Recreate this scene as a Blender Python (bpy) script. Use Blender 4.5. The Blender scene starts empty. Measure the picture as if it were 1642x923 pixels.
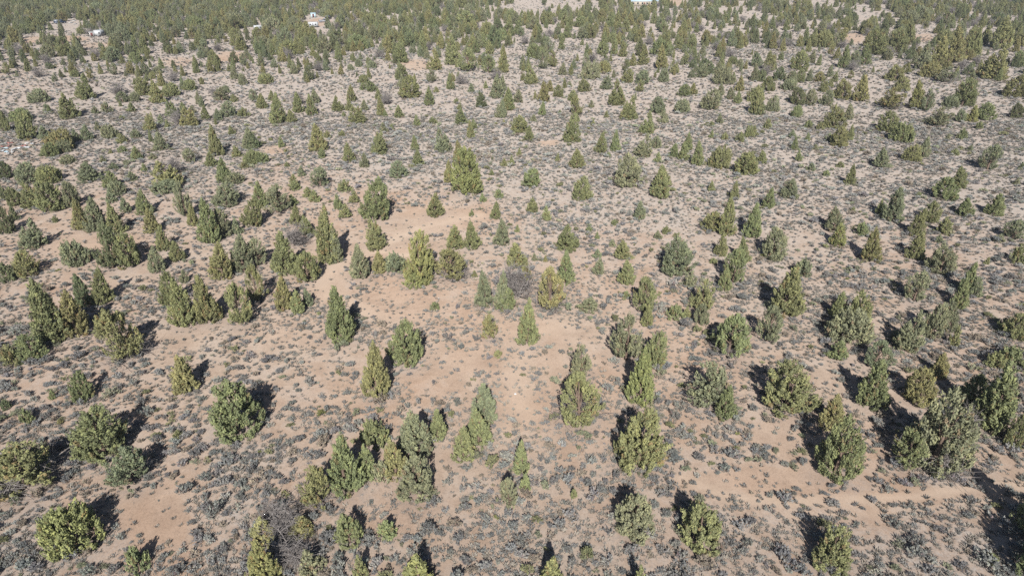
import bpy, math, random
import numpy as np
from mathutils import Vector, noise as mnoise

S = bpy.context.scene
COL = S.collection
RNG = np.random.RandomState(7)

# ------------------------------------------------------------------ camera
W, H = 1642.0, 923.0
FPX = W * 24.0 / 36.0
CAM_Z = 36.0
PITCH = math.radians(27.0)
cam_d = bpy.data.cameras.new("camera")
cam_d.lens = 24.0; cam_d.sensor_width = 36.0
cam_d.clip_start = 0.5; cam_d.clip_end = 9000.0
cam = bpy.data.objects.new("camera", cam_d)
cam.location = (0, 0, CAM_Z)
cam.rotation_euler = (math.pi / 2 - PITCH, 0, 0)
COL.objects.link(cam); S.camera = cam

# ------------------------------------------------------------------ sky, sun, exposure
SUN_EL = math.radians(36.5)
world = bpy.data.worlds.new("World"); S.world = world; world.use_nodes = True
nt = world.node_tree
sky = nt.nodes.new("ShaderNodeTexSky"); sky.sky_type = 'NISHITA'
sky.sun_disc = False; sky.sun_elevation = SUN_EL; sky.sun_rotation = math.pi
sky.altitude = 1100.0
bg = nt.nodes["Background"]; bg.inputs["Strength"].default_value = 0.064
nt.links.new(sky.outputs[0], bg.inputs[0])
sun_d = bpy.data.lights.new("sun", 'SUN'); sun_d.energy = 4.5; sun_d.angle = math.radians(0.53)
sun_d.color = (1.0, 0.965, 0.915)
sun = bpy.data.objects.new("sun", sun_d)
sun.rotation_euler = (math.pi / 2 - SUN_EL, 0, 0)      # light travels towards +Y and down
sun.location = (0, -80, 90)
COL.objects.link(sun)
vs = S.view_settings
vs.view_transform = 'Standard'; vs.look = 'None'; vs.gamma = 1.0; vs.exposure = 0.62
vs.use_curve_mapping = False
S.render.engine = 'CYCLES'
S.cycles.use_denoising = False
S.cycles.max_bounces = 4; S.cycles.diffuse_bounces = 2; S.cycles.glossy_bounces = 1
S.cycles.transparent_max_bounces = 4

# ------------------------------------------------------------------ photograph <-> ground
CP, SP = math.cos(PITCH), math.sin(PITCH)
def relief(x, y):
    """gentle swells of the ground"""
    return (0.35 * np.sin(x * 0.045 + 0.7) * np.cos(y * 0.038 + 0.4) + 0.16 * np.sin(x * 0.13 + y * 0.09)
            + 0.10 * np.sin(y * 0.21 - x * 0.17 + 1.3))
def project(x, y, z):
    dz = z - CAM_Z
    depth = y * CP - dz * SP
    up = y * SP + dz * CP
    return W / 2 + FPX * x / depth, H / 2 - FPX * up / depth, depth
def ground_at(px, py):
    a = (px - W / 2) / FPX; b = (H / 2 - py) / FPX
    dx, dy, dz = a, CP + b * SP, -SP + b * CP
    t = CAM_Z / -dz
    for _ in range(4):
        t = (CAM_Z - relief(dx * t, dy * t)) / -dz
    return dx * t, dy * t

# ------------------------------------------------------------------ materials
def new_mat(name):
    m = bpy.data.materials.new(name); m.use_nodes = True
    n = m.node_tree; b = n.nodes["Principled BSDF"]
    return m, n, b
def nd(n, typ, **kw):
    q = n.nodes.new(typ)
    for k, v in kw.items(): setattr(q, k, v)
    return q
def ramp(n, stops, fac=None):
    r = nd(n, "ShaderNodeValToRGB")
    e = r.color_ramp.elements
    while len(e) < len(stops): e.new(0.5)
    for i, (p, c) in enumerate(stops):
        e[i].position = p; e[i].color = (*c, 1) if len(c) == 3 else c
    if fac is not None: n.links.new(fac, r.inputs[0])
    return r
def noise_tex(n, scale, detail=3, rough=0.55, coords=None):
    t = nd(n, "ShaderNodeTexNoise"); t.inputs["Scale"].default_value = scale
    t.inputs["Detail"].default_value = detail; t.inputs["Roughness"].default_value = rough
    if coords is not None: n.links.new(coords, t.inputs["Vector"])
    return t
def mixc(n, mode, fac, a, b):
    m = nd(n, "ShaderNodeMix", data_type='RGBA', blend_type=mode)
    for v, s in ((fac, m.inputs[0]), (a, m.inputs[6]), (b, m.inputs[7])):
        if hasattr(v, "is_output"): n.links.new(v, s)
        elif isinstance(v, (int, float)): s.default_value = v
        else: s.default_value = (*v, 1)
    return m.outputs[2]

def tinted_foliage(name, spread, rough=0.75):
    """colour carried by each plant (attribute 'tint'), with clump noise on top"""
    m, n, b = new_mat(name)
    at = nd(n, "ShaderNodeAttribute", attribute_type='INSTANCER', attribute_name='tint')
    leaf = nd(n, "ShaderNodeAttribute", attribute_type='GEOMETRY', attribute_name='leaf')
    r = ramp(n, [(0.0, (1.15, 0.86, 0.85)), (0.03, (1.0, 0.78, 0.78)), (0.07, (1 - spread,) * 3), (0.5, (1, 1, 1)), (1.0, (1 + spread * 1.15, 1 + spread, 1 + spread * 0.6))],
             leaf.outputs["Fac"])
    c = mixc(n, 'MULTIPLY', 1.0, at.outputs["Color"], r.outputs[0])
    n.links.new(c, b.inputs["Base Color"])
    b.inputs["Roughness"].default_value = rough
    b.inputs["Specular IOR Level"].default_value = 0.25
    b.inputs["Diffuse Roughness"].default_value = 0.6
    return m
M_CROWN = tinted_foliage("juniper_foliage", 0.50)
M_SAGE = tinted_foliage("sagebrush_foliage", 0.5, 0.85)
M_GRASS = tinted_foliage("dry_grass", 0.35, 0.9)

def plain(name, col, var=0.15, scale=6.0, rough=0.7, metal=0.0):
    m, n, b = new_mat(name)
    tc = nd(n, "ShaderNodeTexCoord")
    t = noise_tex(n, scale, 4, 0.6, tc.outputs["Object"])
    r = ramp(n, [(0.3, tuple(c * (1 - var) for c in col)), (0.7, tuple(min(1, c * (1 + var)) for c in col))], t.outputs["Fac"])
    n.links.new(r.outputs[0], b.inputs["Base Color"])
    b.inputs["Roughness"].default_value = rough; b.inputs["Metallic"].default_value = metal
    return m
M_BARK = plain("juniper_bark", (0.17, 0.12, 0.09), 0.35, 9, 0.9)
M_DEAD = plain("weathered_dead_wood", (0.24, 0.215, 0.20), 0.3, 5, 0.9)
M_WHITE = plain("white_painted_metal", (0.50, 0.51, 0.51), 0.06, 2, 0.45)
M_WHITE_OLD = plain("dirty_white_sheet", (0.50, 0.48, 0.45), 0.15, 2, 0.6)
M_ROOFBLUE = plain("pale_blue_metal_roof", (0.42, 0.52, 0.58), 0.06, 1, 0.4)
M_TAN = plain("tan_siding", (0.42, 0.36, 0.28), 0.1, 2, 0.8)
M_REDBROWN = plain("red_brown_boards", (0.14, 0.045, 0.04), 0.2, 3, 0.8)
M_NAVY = plain("dark_blue_paint", (0.03, 0.05, 0.09), 0.1, 2, 0.35)
M_BLACK = plain("black_paint", (0.018, 0.018, 0.02), 0.2, 2, 0.4)
M_GREYPAINT = plain("grey_paint", (0.25, 0.26, 0.28), 0.1, 2, 0.4)
M_GLASS = plain("dark_window_glass", (0.02, 0.024, 0.03), 0.2, 2, 0.12)
M_TYRE = plain("tyre_rubber", (0.02, 0.02, 0.02), 0.2, 5, 0.9)
M_RIM = plain("wheel_rim", (0.4, 0.4, 0.42), 0.1, 5, 0.4, 0.6)
M_RED = plain("faded_red_scrap", (0.36, 0.15, 0.13), 0.25, 3, 0.7)
M_PALEBLUE = plain("pale_blue_scrap", (0.50, 0.63, 0.68), 0.15, 3, 0.6)
M_YELLOW = plain("bleached_yellow_board", (0.60, 0.45, 0.24), 0.2, 3, 0.8)
M_STONE = plain("pale_stone", (0.62, 0.60, 0.57), 0.15, 4, 0.85)

def ground_material():
    m, n, b = new_mat("sandy_soil")
    tc = nd(n, "ShaderNodeTexCoord"); P = tc.outputs["Object"]
    big = noise_tex(n, 0.045, 4, 0.6, P)
    mid = noise_tex(n, 0.35, 5, 0.65, P)
    fine = noise_tex(n, 3.2, 5, 0.7, P)
    grit = noise_tex(n, 7.5, 4, 0.75, P)
    soil = ramp(n, [(0.28, (0.306, 0.214, 0.154)), (0.52, (0.310, 0.236, 0.182)), (0.76, (0.318, 0.258, 0.206))], big.outputs["Fac"])
    soil2 = ramp(n, [(0.32, (0.80, 0.77, 0.75)), (0.55, (1.0, 1.0, 1.0)), (0.75, (1.10, 1.08, 1.06))], mid.outputs["Fac"])
    c = mixc(n, 'MULTIPLY', 0.8, soil.outputs[0], soil2.outputs[0])
    # plant litter between the shrubs: grey, patchy, follows the cover of the ground
    cov = nd(n, "ShaderNodeAttribute", attribute_type='GEOMETRY', attribute_name='cover')
    add = nd(n, "ShaderNodeMath", operation='MULTIPLY_ADD')
    n.links.new(mid.outputs["Fac"], add.inputs[0]); add.inputs[1].default_value = 0.9
    n.links.new(cov.outputs["Fac"], add.inputs[2])
    lit = ramp(n, [(0.42, (0, 0, 0)), (0.66, (1, 1, 1))], None)
    sc = nd(n, "ShaderNodeMath", operation='MULTIPLY'); sc.inputs[1].default_value = 0.66
    n.links.new(add.outputs[0], sc.inputs[0]); n.links.new(sc.outputs[0], lit.inputs[0])
    fr = ramp(n, [(0.38, (0.35, 0.35, 0.35)), (0.62, (1, 1, 1))], fine.outputs["Fac"])
    lm = nd(n, "ShaderNodeMath", operation='MULTIPLY')
    n.links.new(lit.outputs[0], lm.inputs[0]); n.links.new(fr.outputs[0], lm.inputs[1])
    lm2 = nd(n, "ShaderNodeMath", operation='MULTIPLY'); lm2.inputs[1].default_value = 0.92
    n.links.new(lm.outputs[0], lm2.inputs[0])
    c = mixc(n, 'MIX', lm2.outputs[0], c, (0.300, 0.276, 0.252))
    spk = noise_tex(n, 1.9, 6, 0.78, P)
    sr = ramp(n, [(0.34, (0.62, 0.61, 0.62)), (0.46, (0.92, 0.92, 0.92)), (0.56, (1, 1, 1)), (0.70, (1.07, 1.06, 1.05))], spk.outputs["Fac"])
    sp_f = nd(n, "ShaderNodeMath", operation='MULTIPLY_ADD'); sp_f.inputs[1].default_value = 0.6; sp_f.inputs[2].default_value = 0.4
    n.links.new(lm2.outputs[0], sp_f.inputs[0])
    c = mixc(n, 'MULTIPLY', sp_f.outputs[0], c, sr.outputs[0])
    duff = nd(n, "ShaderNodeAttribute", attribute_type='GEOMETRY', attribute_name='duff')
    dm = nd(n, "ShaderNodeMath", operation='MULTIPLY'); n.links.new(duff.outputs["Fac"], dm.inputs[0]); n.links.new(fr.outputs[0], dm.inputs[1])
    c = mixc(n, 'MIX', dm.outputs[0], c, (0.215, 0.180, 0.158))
    # fine grit
    g = ramp(n, [(0.30, (0.66, 0.65, 0.64)), (0.48, (1, 1, 1)), (0.72, (1.12, 1.11, 1.10))], grit.outputs["Fac"])
    c = mixc(n, 'MULTIPLY', 0.8, c, g.outputs[0])
    # pale washed sand in the wash and on the tracks
    wash = nd(n, "ShaderNodeAttribute", attribute_type='GEOMETRY', attribute_name='wash')
    c = mixc(n, 'MIX', wash.outputs["Fac"], c, (0.368, 0.288, 0.222))
    n.links.new(c, b.inputs["Base Color"])
    b.inputs["Roughness"].default_value = 0.95
    b.inputs["Specular IOR Level"].default_value = 0.1
    b.inputs["Diffuse Roughness"].default_value = 1.0
    bp = nd(n, "ShaderNodeBump"); bp.inputs["Strength"].default_value = 0.55; bp.inputs["Distance"].default_value = 0.12
    s = nd(n, "ShaderNodeMath", operation='ADD')
    n.links.new(fine.outputs["Fac"], s.inputs[0]); n.links.new(mid.outputs["Fac"], s.inputs[1])
    n.links.new(s.outputs[0], bp.inputs["Height"]); n.links.new(bp.outputs[0], b.inputs["Normal"])
    return m
M_GROUND = ground_material()

# ------------------------------------------------------------------ mesh helpers
def mesh_from(name, verts, quads=None, tris=None, mat=None, leaf=None):
    me = bpy.data.meshes.new(name)
    verts = np.asarray(verts, np.float32)
    nq = 0 if quads is None else len(quads); ntr = 0 if tris is None else len(tris)
    loops = np.concatenate([np.asarray(quads, np.int32).ravel() if nq else np.zeros(0, np.int32),
                            np.asarray(tris, np.int32).ravel() if ntr else np.zeros(0, np.int32)])
    me.vertices.add(len(verts)); me.vertices.foreach_set("co", verts.ravel())
    me.loops.add(len(loops)); me.loops.foreach_set("vertex_index", loops)
    me.polygons.add(nq + ntr)
    starts = np.concatenate([np.arange(nq) * 4, nq * 4 + np.arange(ntr) * 3]).astype(np.int32)
    me.polygons.foreach_set("loop_start", starts)
    if leaf is not None:
        a = me.attributes.new("leaf", 'FLOAT', 'POINT'); a.data.foreach_set("value", np.asarray(leaf, np.float32))
    if mat: me.materials.append(mat)
    me.update(calc_edges=True); me.validate()
    return me
def obj(name, me, parent=None, loc=None):
    o = bpy.data.objects.new(name, me); COL.objects.link(o)
    if parent: o.parent = parent
    if loc is not None: o.location = loc
    return o
def tag(o, label=None, cat=None, group=None, kind=None):
    for k, v in (("label", label), ("category", cat), ("group", group), ("kind", kind)):
        if v: o[k] = v
    return o
class Tubes:
    """tapered tubes, boxes and other solid pieces gathered into one mesh"""
    def __init__(s): s.v = []; s.q = []; s.t = []
    def tube(s, pts, radii, n=5, cap=True):
        pts = [Vector(p) for p in pts]; base = len(s.v)
        for i, p in enumerate(pts):
            d = (pts[min(i + 1, len(pts) - 1)] - pts[max(i - 1, 0)]).normalized()
            a = d.orthogonal().normalized(); b = d.cross(a)
            for k in range(n):
                th = 2 * math.pi * k / n
                s.v.append(tuple(p + (a * math.cos(th) + b * math.sin(th)) * radii[i]))
        for i in range(len(pts) - 1):
            for k in range(n):
                k2 = (k + 1) % n
                s.q.append((base + i * n + k, base + i * n + k2, base + (i + 1) * n + k2, base + (i + 1) * n + k))
        if cap:
            for e, rev in ((0, True), (len(pts) - 1, False)):
                c = len(s.v); s.v.append(tuple(pts[e]))
                for k in range(n):
                    k2 = (k + 1) % n
                    f = (base + e * n + k, base + e * n + k2, c)
                    s.t.append(f[::-1] if rev else f)
    def hexa(s, p):
        """eight corners: bottom four counter-clockwise, then top four"""
        b = len(s.v); s.v += [tuple(x) for x in p]
        for f in ((3, 2, 1, 0), (4, 5, 6, 7), (0, 1, 5, 4), (1, 2, 6, 5), (2, 3, 7, 6), (3, 0, 4, 7)):
            s.q.append(tuple(b + i for i in f))
    def box(s, x0, x1, y0, y1, z0, z1, tx=0.0, ty=0.0):
        s.hexa([(x0, y0, z0), (x1, y0, z0), (x1, y1, z0), (x0, y1, z0),
                (x0 + tx, y0 + ty, z1), (x1 - tx, y0 + ty, z1), (x1 - tx, y1 - ty, z1), (x0 + tx, y1 - ty, z1)])
    def mesh(s, name, mat): return mesh_from(name, s.v, s.q or None, s.t or None, mat)

# ------------------------------------------------------------------ cover maps read from the photograph
COVER = np.array([[float(c) for c in r.split()] for r in """
6 6 6 6 6 6 5 5 6 6 6 6 6 6 6 6
4 5 5 5 5 5 5 5 6 6 6 6 6 6 6 6
5 6 6 6 6 6 6 6 6 6 6 6 6 6 6 6
4 5 5 5 4 5 6 6 6 6 6 6 6 6 6 6
3 3 4 4 3 3 2 3 6 6 6 6 5 6 6 6
4 3 3 3 2 2 3 4 4 4 5 5 5 5 5 6
5 4 4 2 3 4 3 3 3 3 4 4 4 4 5 5
5 5 4 4 4 4 3 2 2 3 3 3 4 3 4 5
6 5 5 4 4 5 4 4 2 3 4 4 3 3 4 4
6 5 4 6 5 4 3 3 4 4 5 5 4 3 5 4
6 3 2 7 5 3 3 4 5 5 5 5 4 5 6 6
7 6 4 6 6 5 4 5 5 5 6 6 6 8 8 8""".strip().splitlines()]) / 9.0
BARE = [  # bare patches: x, y, half width, half height in the photograph
    (250, 835, 48, 36, 1), (870, 528, 80, 20, .9), (640, 490, 60, 28, .8), (705, 352, 70, 18, .9), (527, 440, 24, 40, 1),
    (600, 402, 55, 10, 1), (130, 392, 70, 16, .9), (825, 640, 45, 45, .6), (1230, 768, 130, 16, .8), (1500, 792, 120, 11, .8),
    (440, 238, 24, 7, .8), (1250, 700, 45, 28, .7), (470, 545, 60, 16, .6), (760, 580, 50, 20, .5), (880, 232, 18, 5, .9),
    (1550, 735, 70, 10, .6), (560, 640, 40, 22, .5), (300, 540, 40, 20, .5), (870, 800, 60, 14, .3), (100, 62, 40, 6, 1),
    (370, 90, 24, 9, 1), (668, 106, 30, 8, 1), (1370, 62, 16, 8, .9), (1480, 62, 18, 7, .8), (1240, 60, 14, 5, .8),
    (1080, 4, 18, 6, .9), (512, 36, 16, 6, 1), (160, 75, 30, 8, .7), (280, 98, 30, 8, .6), (650, 470, 40, 10, .5), (60, 64, 30, 6, .8)]
def bilerp(grid, u, v):
    r, c = grid.shape
    u = np.clip(u * c - 0.5, 0, c - 1.001); v = np.clip(v * r - 0.5, 0, r - 1.001)
    i = u.astype(int); j = v.astype(int); fu = u - i; fv = v - j
    return ((grid[j, i] * (1 - fu) + grid[j, i + 1] * fu) * (1 - fv) + (grid[j + 1, i] * (1 - fu) + grid[j + 1, i + 1] * fu) * fv)
def hash2(i, j, seed=0):
    h = (i.astype(np.int64) * 374761393 + j.astype(np.int64) * 668265263 + seed * 974634777) & 0x7fffffff
    h = ((h ^ (h >> 13)) * 1274126177) & 0x7fffffff
    return ((h ^ (h >> 16)) & 0xffff) / 65535.0
def vnoise(x, y, s, seed=0):
    x = np.asarray(x) / s; y = np.asarray(y) / s
    i = np.floor(x); j = np.floor(y); fx = x - i; fy = y - j
    fx = fx * fx * (3 - 2 * fx); fy = fy * fy * (3 - 2 * fy)
    a, b, c, d = hash2(i, j, seed), hash2(i + 1, j, seed), hash2(i, j + 1, seed), hash2(i + 1, j + 1, seed)
    return (a * (1 - fx) + b * fx) * (1 - fy) + (c * (1 - fx) + d * fx) * fy
def cover_at(x, y):
    """share of the ground under low shrubs, at world x, y"""
    x = np.asarray(x, float); y = np.asarray(y, float)
    yy = np.maximum(y, 6.0)
    px, py, dep = project(x, yy, 0.0)
    c = bilerp(COVER, np.clip(px / W, 0, 1), np.clip(py / H, 0, 1))
    for bx, by, rx, ry, k in BARE:
        d = ((px - bx) / rx) ** 2 + ((py - by) / ry) ** 2
        wob = 0.75 + 0.5 * vnoise(x, y, 2.5, 5)
        c = c * (1 - k * np.clip(1.5 - d * wob, 0, 1))
    return np.clip(c, 0, 1)

# the dry wash and the faint two-track, as lines on the ground
def line_px(pts): return [ground_at(*p) for p in pts]
WASHES = [(line_px([(770, 345), (700, 358), (640, 378), (598, 402), (560, 412), (530, 430), (512, 452), (540, 475), (585, 500)]), 1.3, 0.5),
          (line_px([(598, 402), (640, 408), (690, 408)]), 0.7, 0.85),
          (line_px([(1642, 778), (1560, 780), (1470, 795), (1380, 800), (1270, 803), (1180, 800), (1090, 765)]), 0.55, 0.7),
          (line_px([(1642, 802), (1560, 806), (1470, 818), (1380, 822), (1270, 824)]), 0.5, 0.4),
          (line_px([(820, 690), (835, 640), (825, 590), (850, 540), (900, 520)]), 1.6, 0.3)]
def dist_line(x, y, pts):
    best = np.full(np.shape(x), 1e9)
    for (x0, y0), (x1, y1) in zip(pts[:-1], pts[1:]):
        dx, dy = x1 - x0, y1 - y0; L = dx * dx + dy * dy
        t = np.clip(((x - x0) * dx + (y - y0) * dy) / L, 0, 1)
        best = np.minimum(best, np.hypot(x - x0 - t * dx, y - y0 - t * dy))
    return best
def wash_at(x, y):
    w = np.zeros(np.shape(x))
    for pts, wd, k in WASHES:
        d = dist_line(x, y, pts)
        w = np.maximum(w, k * np.clip(1.3 - d / wd * (0.7 + 0.6 * vnoise(x, y, 1.7, 9)), 0, 1))
    return w

# ------------------------------------------------------------------ the ground sheet
rows = [-120.0, -60.0, -20.0]
y = 0.0
while y < 620:
    rows.append(y); y += max(0.55, 0.0105 * (y + 10))
rows += [700, 850, 1100, 1500, 2200, 3200, 4500]
rows = np.array(rows); ncol = 420
u = np.linspace(-1, 1, ncol)
half = np.where(rows < 620, 62 + np.maximum(rows, 0) * 0.98, 62 + rows * 1.2)
GX = u[None, :] * half[:, None]; GY = np.repeat(rows[:, None], ncol, 1)
GZ = relief(GX, GY) + 0.07 * (vnoise(GX, GY, 1.3, 2) - 0.5) * np.clip(1.6 - GY / 120, 0, 1) + 0.1 * (vnoise(GX, GY, 4, 3) - 0.5)
GW = wash_at(GX, GY)
GZ = GZ - 0.10 * GW
gi = np.arange(len(rows) * ncol).reshape(len(rows), ncol)
gq = np.stack([gi[:-1, :-1], gi[:-1, 1:], gi[1:, 1:], gi[1:, :-1]], -1).reshape(-1, 4)
gme = mesh_from("ground", np.stack([GX, GY, GZ], -1).reshape(-1, 3), gq, None, M_GROUND)
for nm, val in (("cover", cover_at(GX, GY) * (0.52 + 0.48 * np.clip((GY - 55) / 90, 0, 1))), ("wash", GW)):
    a = gme.attributes.new(nm, 'FLOAT', 'POINT'); a.data.foreach_set("value", val.astype(np.float32).ravel())
gme.polygons.foreach_set("use_smooth", np.ones(len(gme.polygons), bool))
tag(obj("ground", gme), "pinkish sandy desert soil with grey plant litter", None, None, "structure")
def ground_z(x, y): return float(relief(x, y)) - 0.03

# ------------------------------------------------------------------ juniper kinds
def prof_cone(t): return (1 - t) ** 0.72 * np.minimum(1, 0.62 + t / 0.22)
def prof_ovate(t): return np.sqrt(np.maximum(0, 1 - t ** 1.7)) * np.minimum(1, 0.66 + t / 0.35)
def prof_spire(t): return (1 - t ** 1.5) ** 0.9 * np.minimum(1, 0.7 + t / 0.25)
def prof_dome(t): return np.sqrt(np.maximum(0, 1 - t ** 2.1)) * np.minimum(1, 0.78 + t / 0.5)

def leaf_clumps(rng, cen, dirs, length, width, nleaf, la, lb, tone):
    """sprays: small faces spread over an upright flame shape at each centre"""
    n = len(cen)
    g = rng.normal(size=(n, nleaf, 3)); g /= np.linalg.norm(g, axis=2, keepdims=True)
    g *= (0.55 + 0.45 * rng.rand(n, nleaf, 1) ** 0.5)
    d = dirs / np.linalg.norm(dirs, axis=1, keepdims=True)
    a = np.cross(d, np.array([0.31, 0.87, 0.12])); a /= np.linalg.norm(a, axis=1, keepdims=True)
    b = np.cross(d, a)
    L = length[:, None, None]; Wd = width[:, None, None]
    taper = 1.0 - 0.45 * np.clip(g[..., 2:3], -1, 1)
    off = (a[:, None, :] * g[..., 0:1] + b[:, None, :] * g[..., 1:2]) * Wd * taper + d[:, None, :] * g[..., 2:3] * L
    p = cen[:, None, :] + off
    nrm = (a[:, None, :] * g[..., 0:1] + b[:, None, :] * g[..., 1:2]) / Wd + d[:, None, :] * g[..., 2:3] / L
    nrm /= np.linalg.norm(nrm, axis=2, keepdims=True) + 1e-9
    nrm += rng.normal(size=nrm.shape) * 0.38
    nrm /= np.linalg.norm(nrm, axis=2, keepdims=True)
    up = d[:, None, :] + rng.normal(size=nrm.shape) * 0.45
    uu = up - nrm * np.sum(up * nrm, 2, keepdims=True); uu /= np.linalg.norm(uu, axis=2, keepdims=True) + 1e-9
    vv = np.cross(nrm, uu)
    s = (0.65 + 0.7 * rng.rand(n, nleaf, 1))
    A = uu * la * s; B = vv * lb * s
    V = np.stack([p - A, p + B * 0.9 - A * 0.1, p + A, p - B * 0.9 - A * 0.1], 2).reshape(-1, 3)
    Q = np.arange(len(V)).reshape(-1, 4)
    lf = np.repeat(np.clip(tone[:, None] + 0.16 * rng.normal(size=(n, nleaf)), 0, 1).ravel(), 4)
    return V, Q, lf

def make_tree_kind(seed, prof, R, Hh, nclump, nleaf, spires=1, gaps=0.0, lift=0.02, clump=0.30, la=0.10, lb=0.055, limbs=8, inner=0.3):
    rng = np.random.RandomState(seed)
    cen = []; dirs = []; tone = []
    heads = [(0.0, 0.0, 1.0, 1.0)]
    if spires > 1:
        heads = []
        for k in range(spires):
            th = 2 * math.pi * (k + rng.rand() * 0.6) / spires
            rr = R * (0.30 + 0.16 * rng.rand())
            heads.append((rr * math.cos(th), rr * math.sin(th), 1.0 if k == 0 else 0.62 + 0.33 * rng.rand(), 0.66 + 0.14 * rng.rand()))
    ph = rng.rand(6) * 6.28
    gapdir = rng.rand(14, 2) * np.array([6.283, 1.0])
    for (hx, hy, hs, rs) in heads:
        m = int(nclump * hs * rs / sum(h[2] * h[3] for h in heads)); k = 0; tries = 0
        while k < m and tries < m * 30:
            tries += 1
            t = rng.rand()
            pr = float(prof(np.array(t)))
            if rng.rand() > pr + 0.12: continue
            th = rng.rand() * 6.283
            if gaps > 0:
                dd = np.abs((th - gapdir[:, 0] + 3.1416) % 6.283 - 3.1416) * 0.5
                if np.any(dd ** 2 + ((t - gapdir[:, 1]) * 1.5) ** 2 < (gaps * 0.33) ** 2): continue
            lump = 1 + 0.17 * math.sin(3 * th + ph[0] + 4 * t) + 0.10 * math.sin(5 * th + ph[1] - 7 * t) + 0.07 * math.sin(2 * th + ph[2] + 13 * t)
            rad = R * rs * pr * lump
            f = 1.0 if rng.rand() > inner else 0.35 + 0.5 * rng.rand()
            rad *= f * (0.86 + 0.2 * rng.rand())
            z = Hh * hs * (lift + (1 - lift) * t * 0.97)
            cen.append((hx + rad * math.cos(th), hy + rad * math.sin(th), z))
            o = 0.75 * (1 - t * 0.6)
            dirs.append((o * math.cos(th) + rng.normal() * 0.15, o * math.sin(th) + rng.normal() * 0.15, 0.85 + rng.normal() * 0.12))
            tone.append(-0.5 if rng.rand() < 0.035 else max(0.25, 0.5 + 0.20 * rng.normal()))
            k += 1
        for q in range(3):   # the leader
            cen.append((hx + rng.normal() * 0.03, hy + rng.normal() * 0.03, Hh * hs * (0.93 + 0.03 * q))); dirs.append((0.02, 0.01, 1)); tone.append(0.55)
    cen = np.array(cen); dirs = np.array(dirs); tone = np.array(tone)
    tz = cen[:, 2] / Hh; ba = rng.rand() * 6.283; bend = R * (0.10 + 0.22 * rng.rand())
    cen[:, 0] += bend * math.cos(ba) * (tz ** 1.6 - 0.25); cen[:, 1] += bend * math.sin(ba) * (tz ** 1.6 - 0.25)
    sz = clump * (0.6 + 0.85 * rng.rand(len(cen)) ** 1.3)
    V, Q, lf = leaf_clumps(rng, cen, dirs, sz * 1.25, sz * 0.62, nleaf, la, lb, tone)
    V[:, 2] = np.maximum(V[:, 2], 0.02)
    crown = mesh_from("crown", V, Q, None, M_CROWN, lf)
    tb = Tubes()
    r0 = 0.035 * Hh + 0.02
    top = Hh * 0.86
    pts = [(0, 0, -0.25), (0.02 * R, 0.01, Hh * 0.12), (rng.normal() * 0.06 * R, rng.normal() * 0.06 * R, Hh * 0.45), (heads[0][0], heads[0][1], top * heads[0][2])]
    tb.tube(pts, [r0 * 1.35, r0, r0 * 0.6, 0.015], 6)
    idx = rng.choice(len(cen), min(limbs, len(cen)), replace=False)
    for i in idx:
        c = cen[i]; z0 = max(0.05, c[2] * 0.55)
        st = Vector((0, 0, z0)); en = Vector(c)
        mid = st.lerp(en, 0.55) + Vector((0, 0, -0.05 * Hh * rng.rand()))
        tb.tube([st, mid, en], [r0 * 0.42, r0 * 0.28, 0.012], 4, False)
    return dict(crown=crown, trunk=tb.mesh("trunk", M_BARK), R=R, H=Hh)

KIND = {}
def add_kinds(key, seeds, **kw): KIND[key] = [make_tree_kind(s, **kw) for s in seeds]
add_kinds('c', (11, 12, 13, 14), prof=prof_cone, R=1.7, Hh=5.0, nclump=270, nleaf=42, gaps=0.30, inner=0.2, clump=0.31)
add_kinds('b', (21, 22, 23), prof=prof_ovate, R=1.9, Hh=4.4, nclump=290, nleaf=42, gaps=0.42, inner=0.2, clump=0.33)
add_kinds('n', (31, 32), prof=prof_spire, R=1.1, Hh=4.8, nclump=240, nleaf=40, gaps=0.3)
add_kinds('r', (41, 42), prof=prof_dome, R=1.9, Hh=2.6, nclump=230, nleaf=42, gaps=0.3, inner=0.2, clump=0.33)
add_kinds('s', (51, 52, 53), prof=prof_ovate, R=1.9, Hh=4.6, nclump=210, nleaf=38, gaps=0.75, lift=0.12, limbs=18, inner=0.45, clump=0.32)
add_kinds('m', (61, 62), prof=prof_cone, R=1.9, Hh=5.2, nclump=330, nleaf=42, spires=3, gaps=0.3, inner=0.2, clump=0.31)
add_kinds('q', (71, 72, 73), prof=prof_cone, R=0.75, Hh=2.0, nclump=90, nleaf=26, clump=0.22, la=0.08, lb=0.05, limbs=3)     # young, pointed
add_kinds('p', (81, 82), prof=prof_dome, R=0.85, Hh=1.3, nclump=80, nleaf=26, clump=0.22, la=0.08, lb=0.05, limbs=3)          # young, rounded

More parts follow.
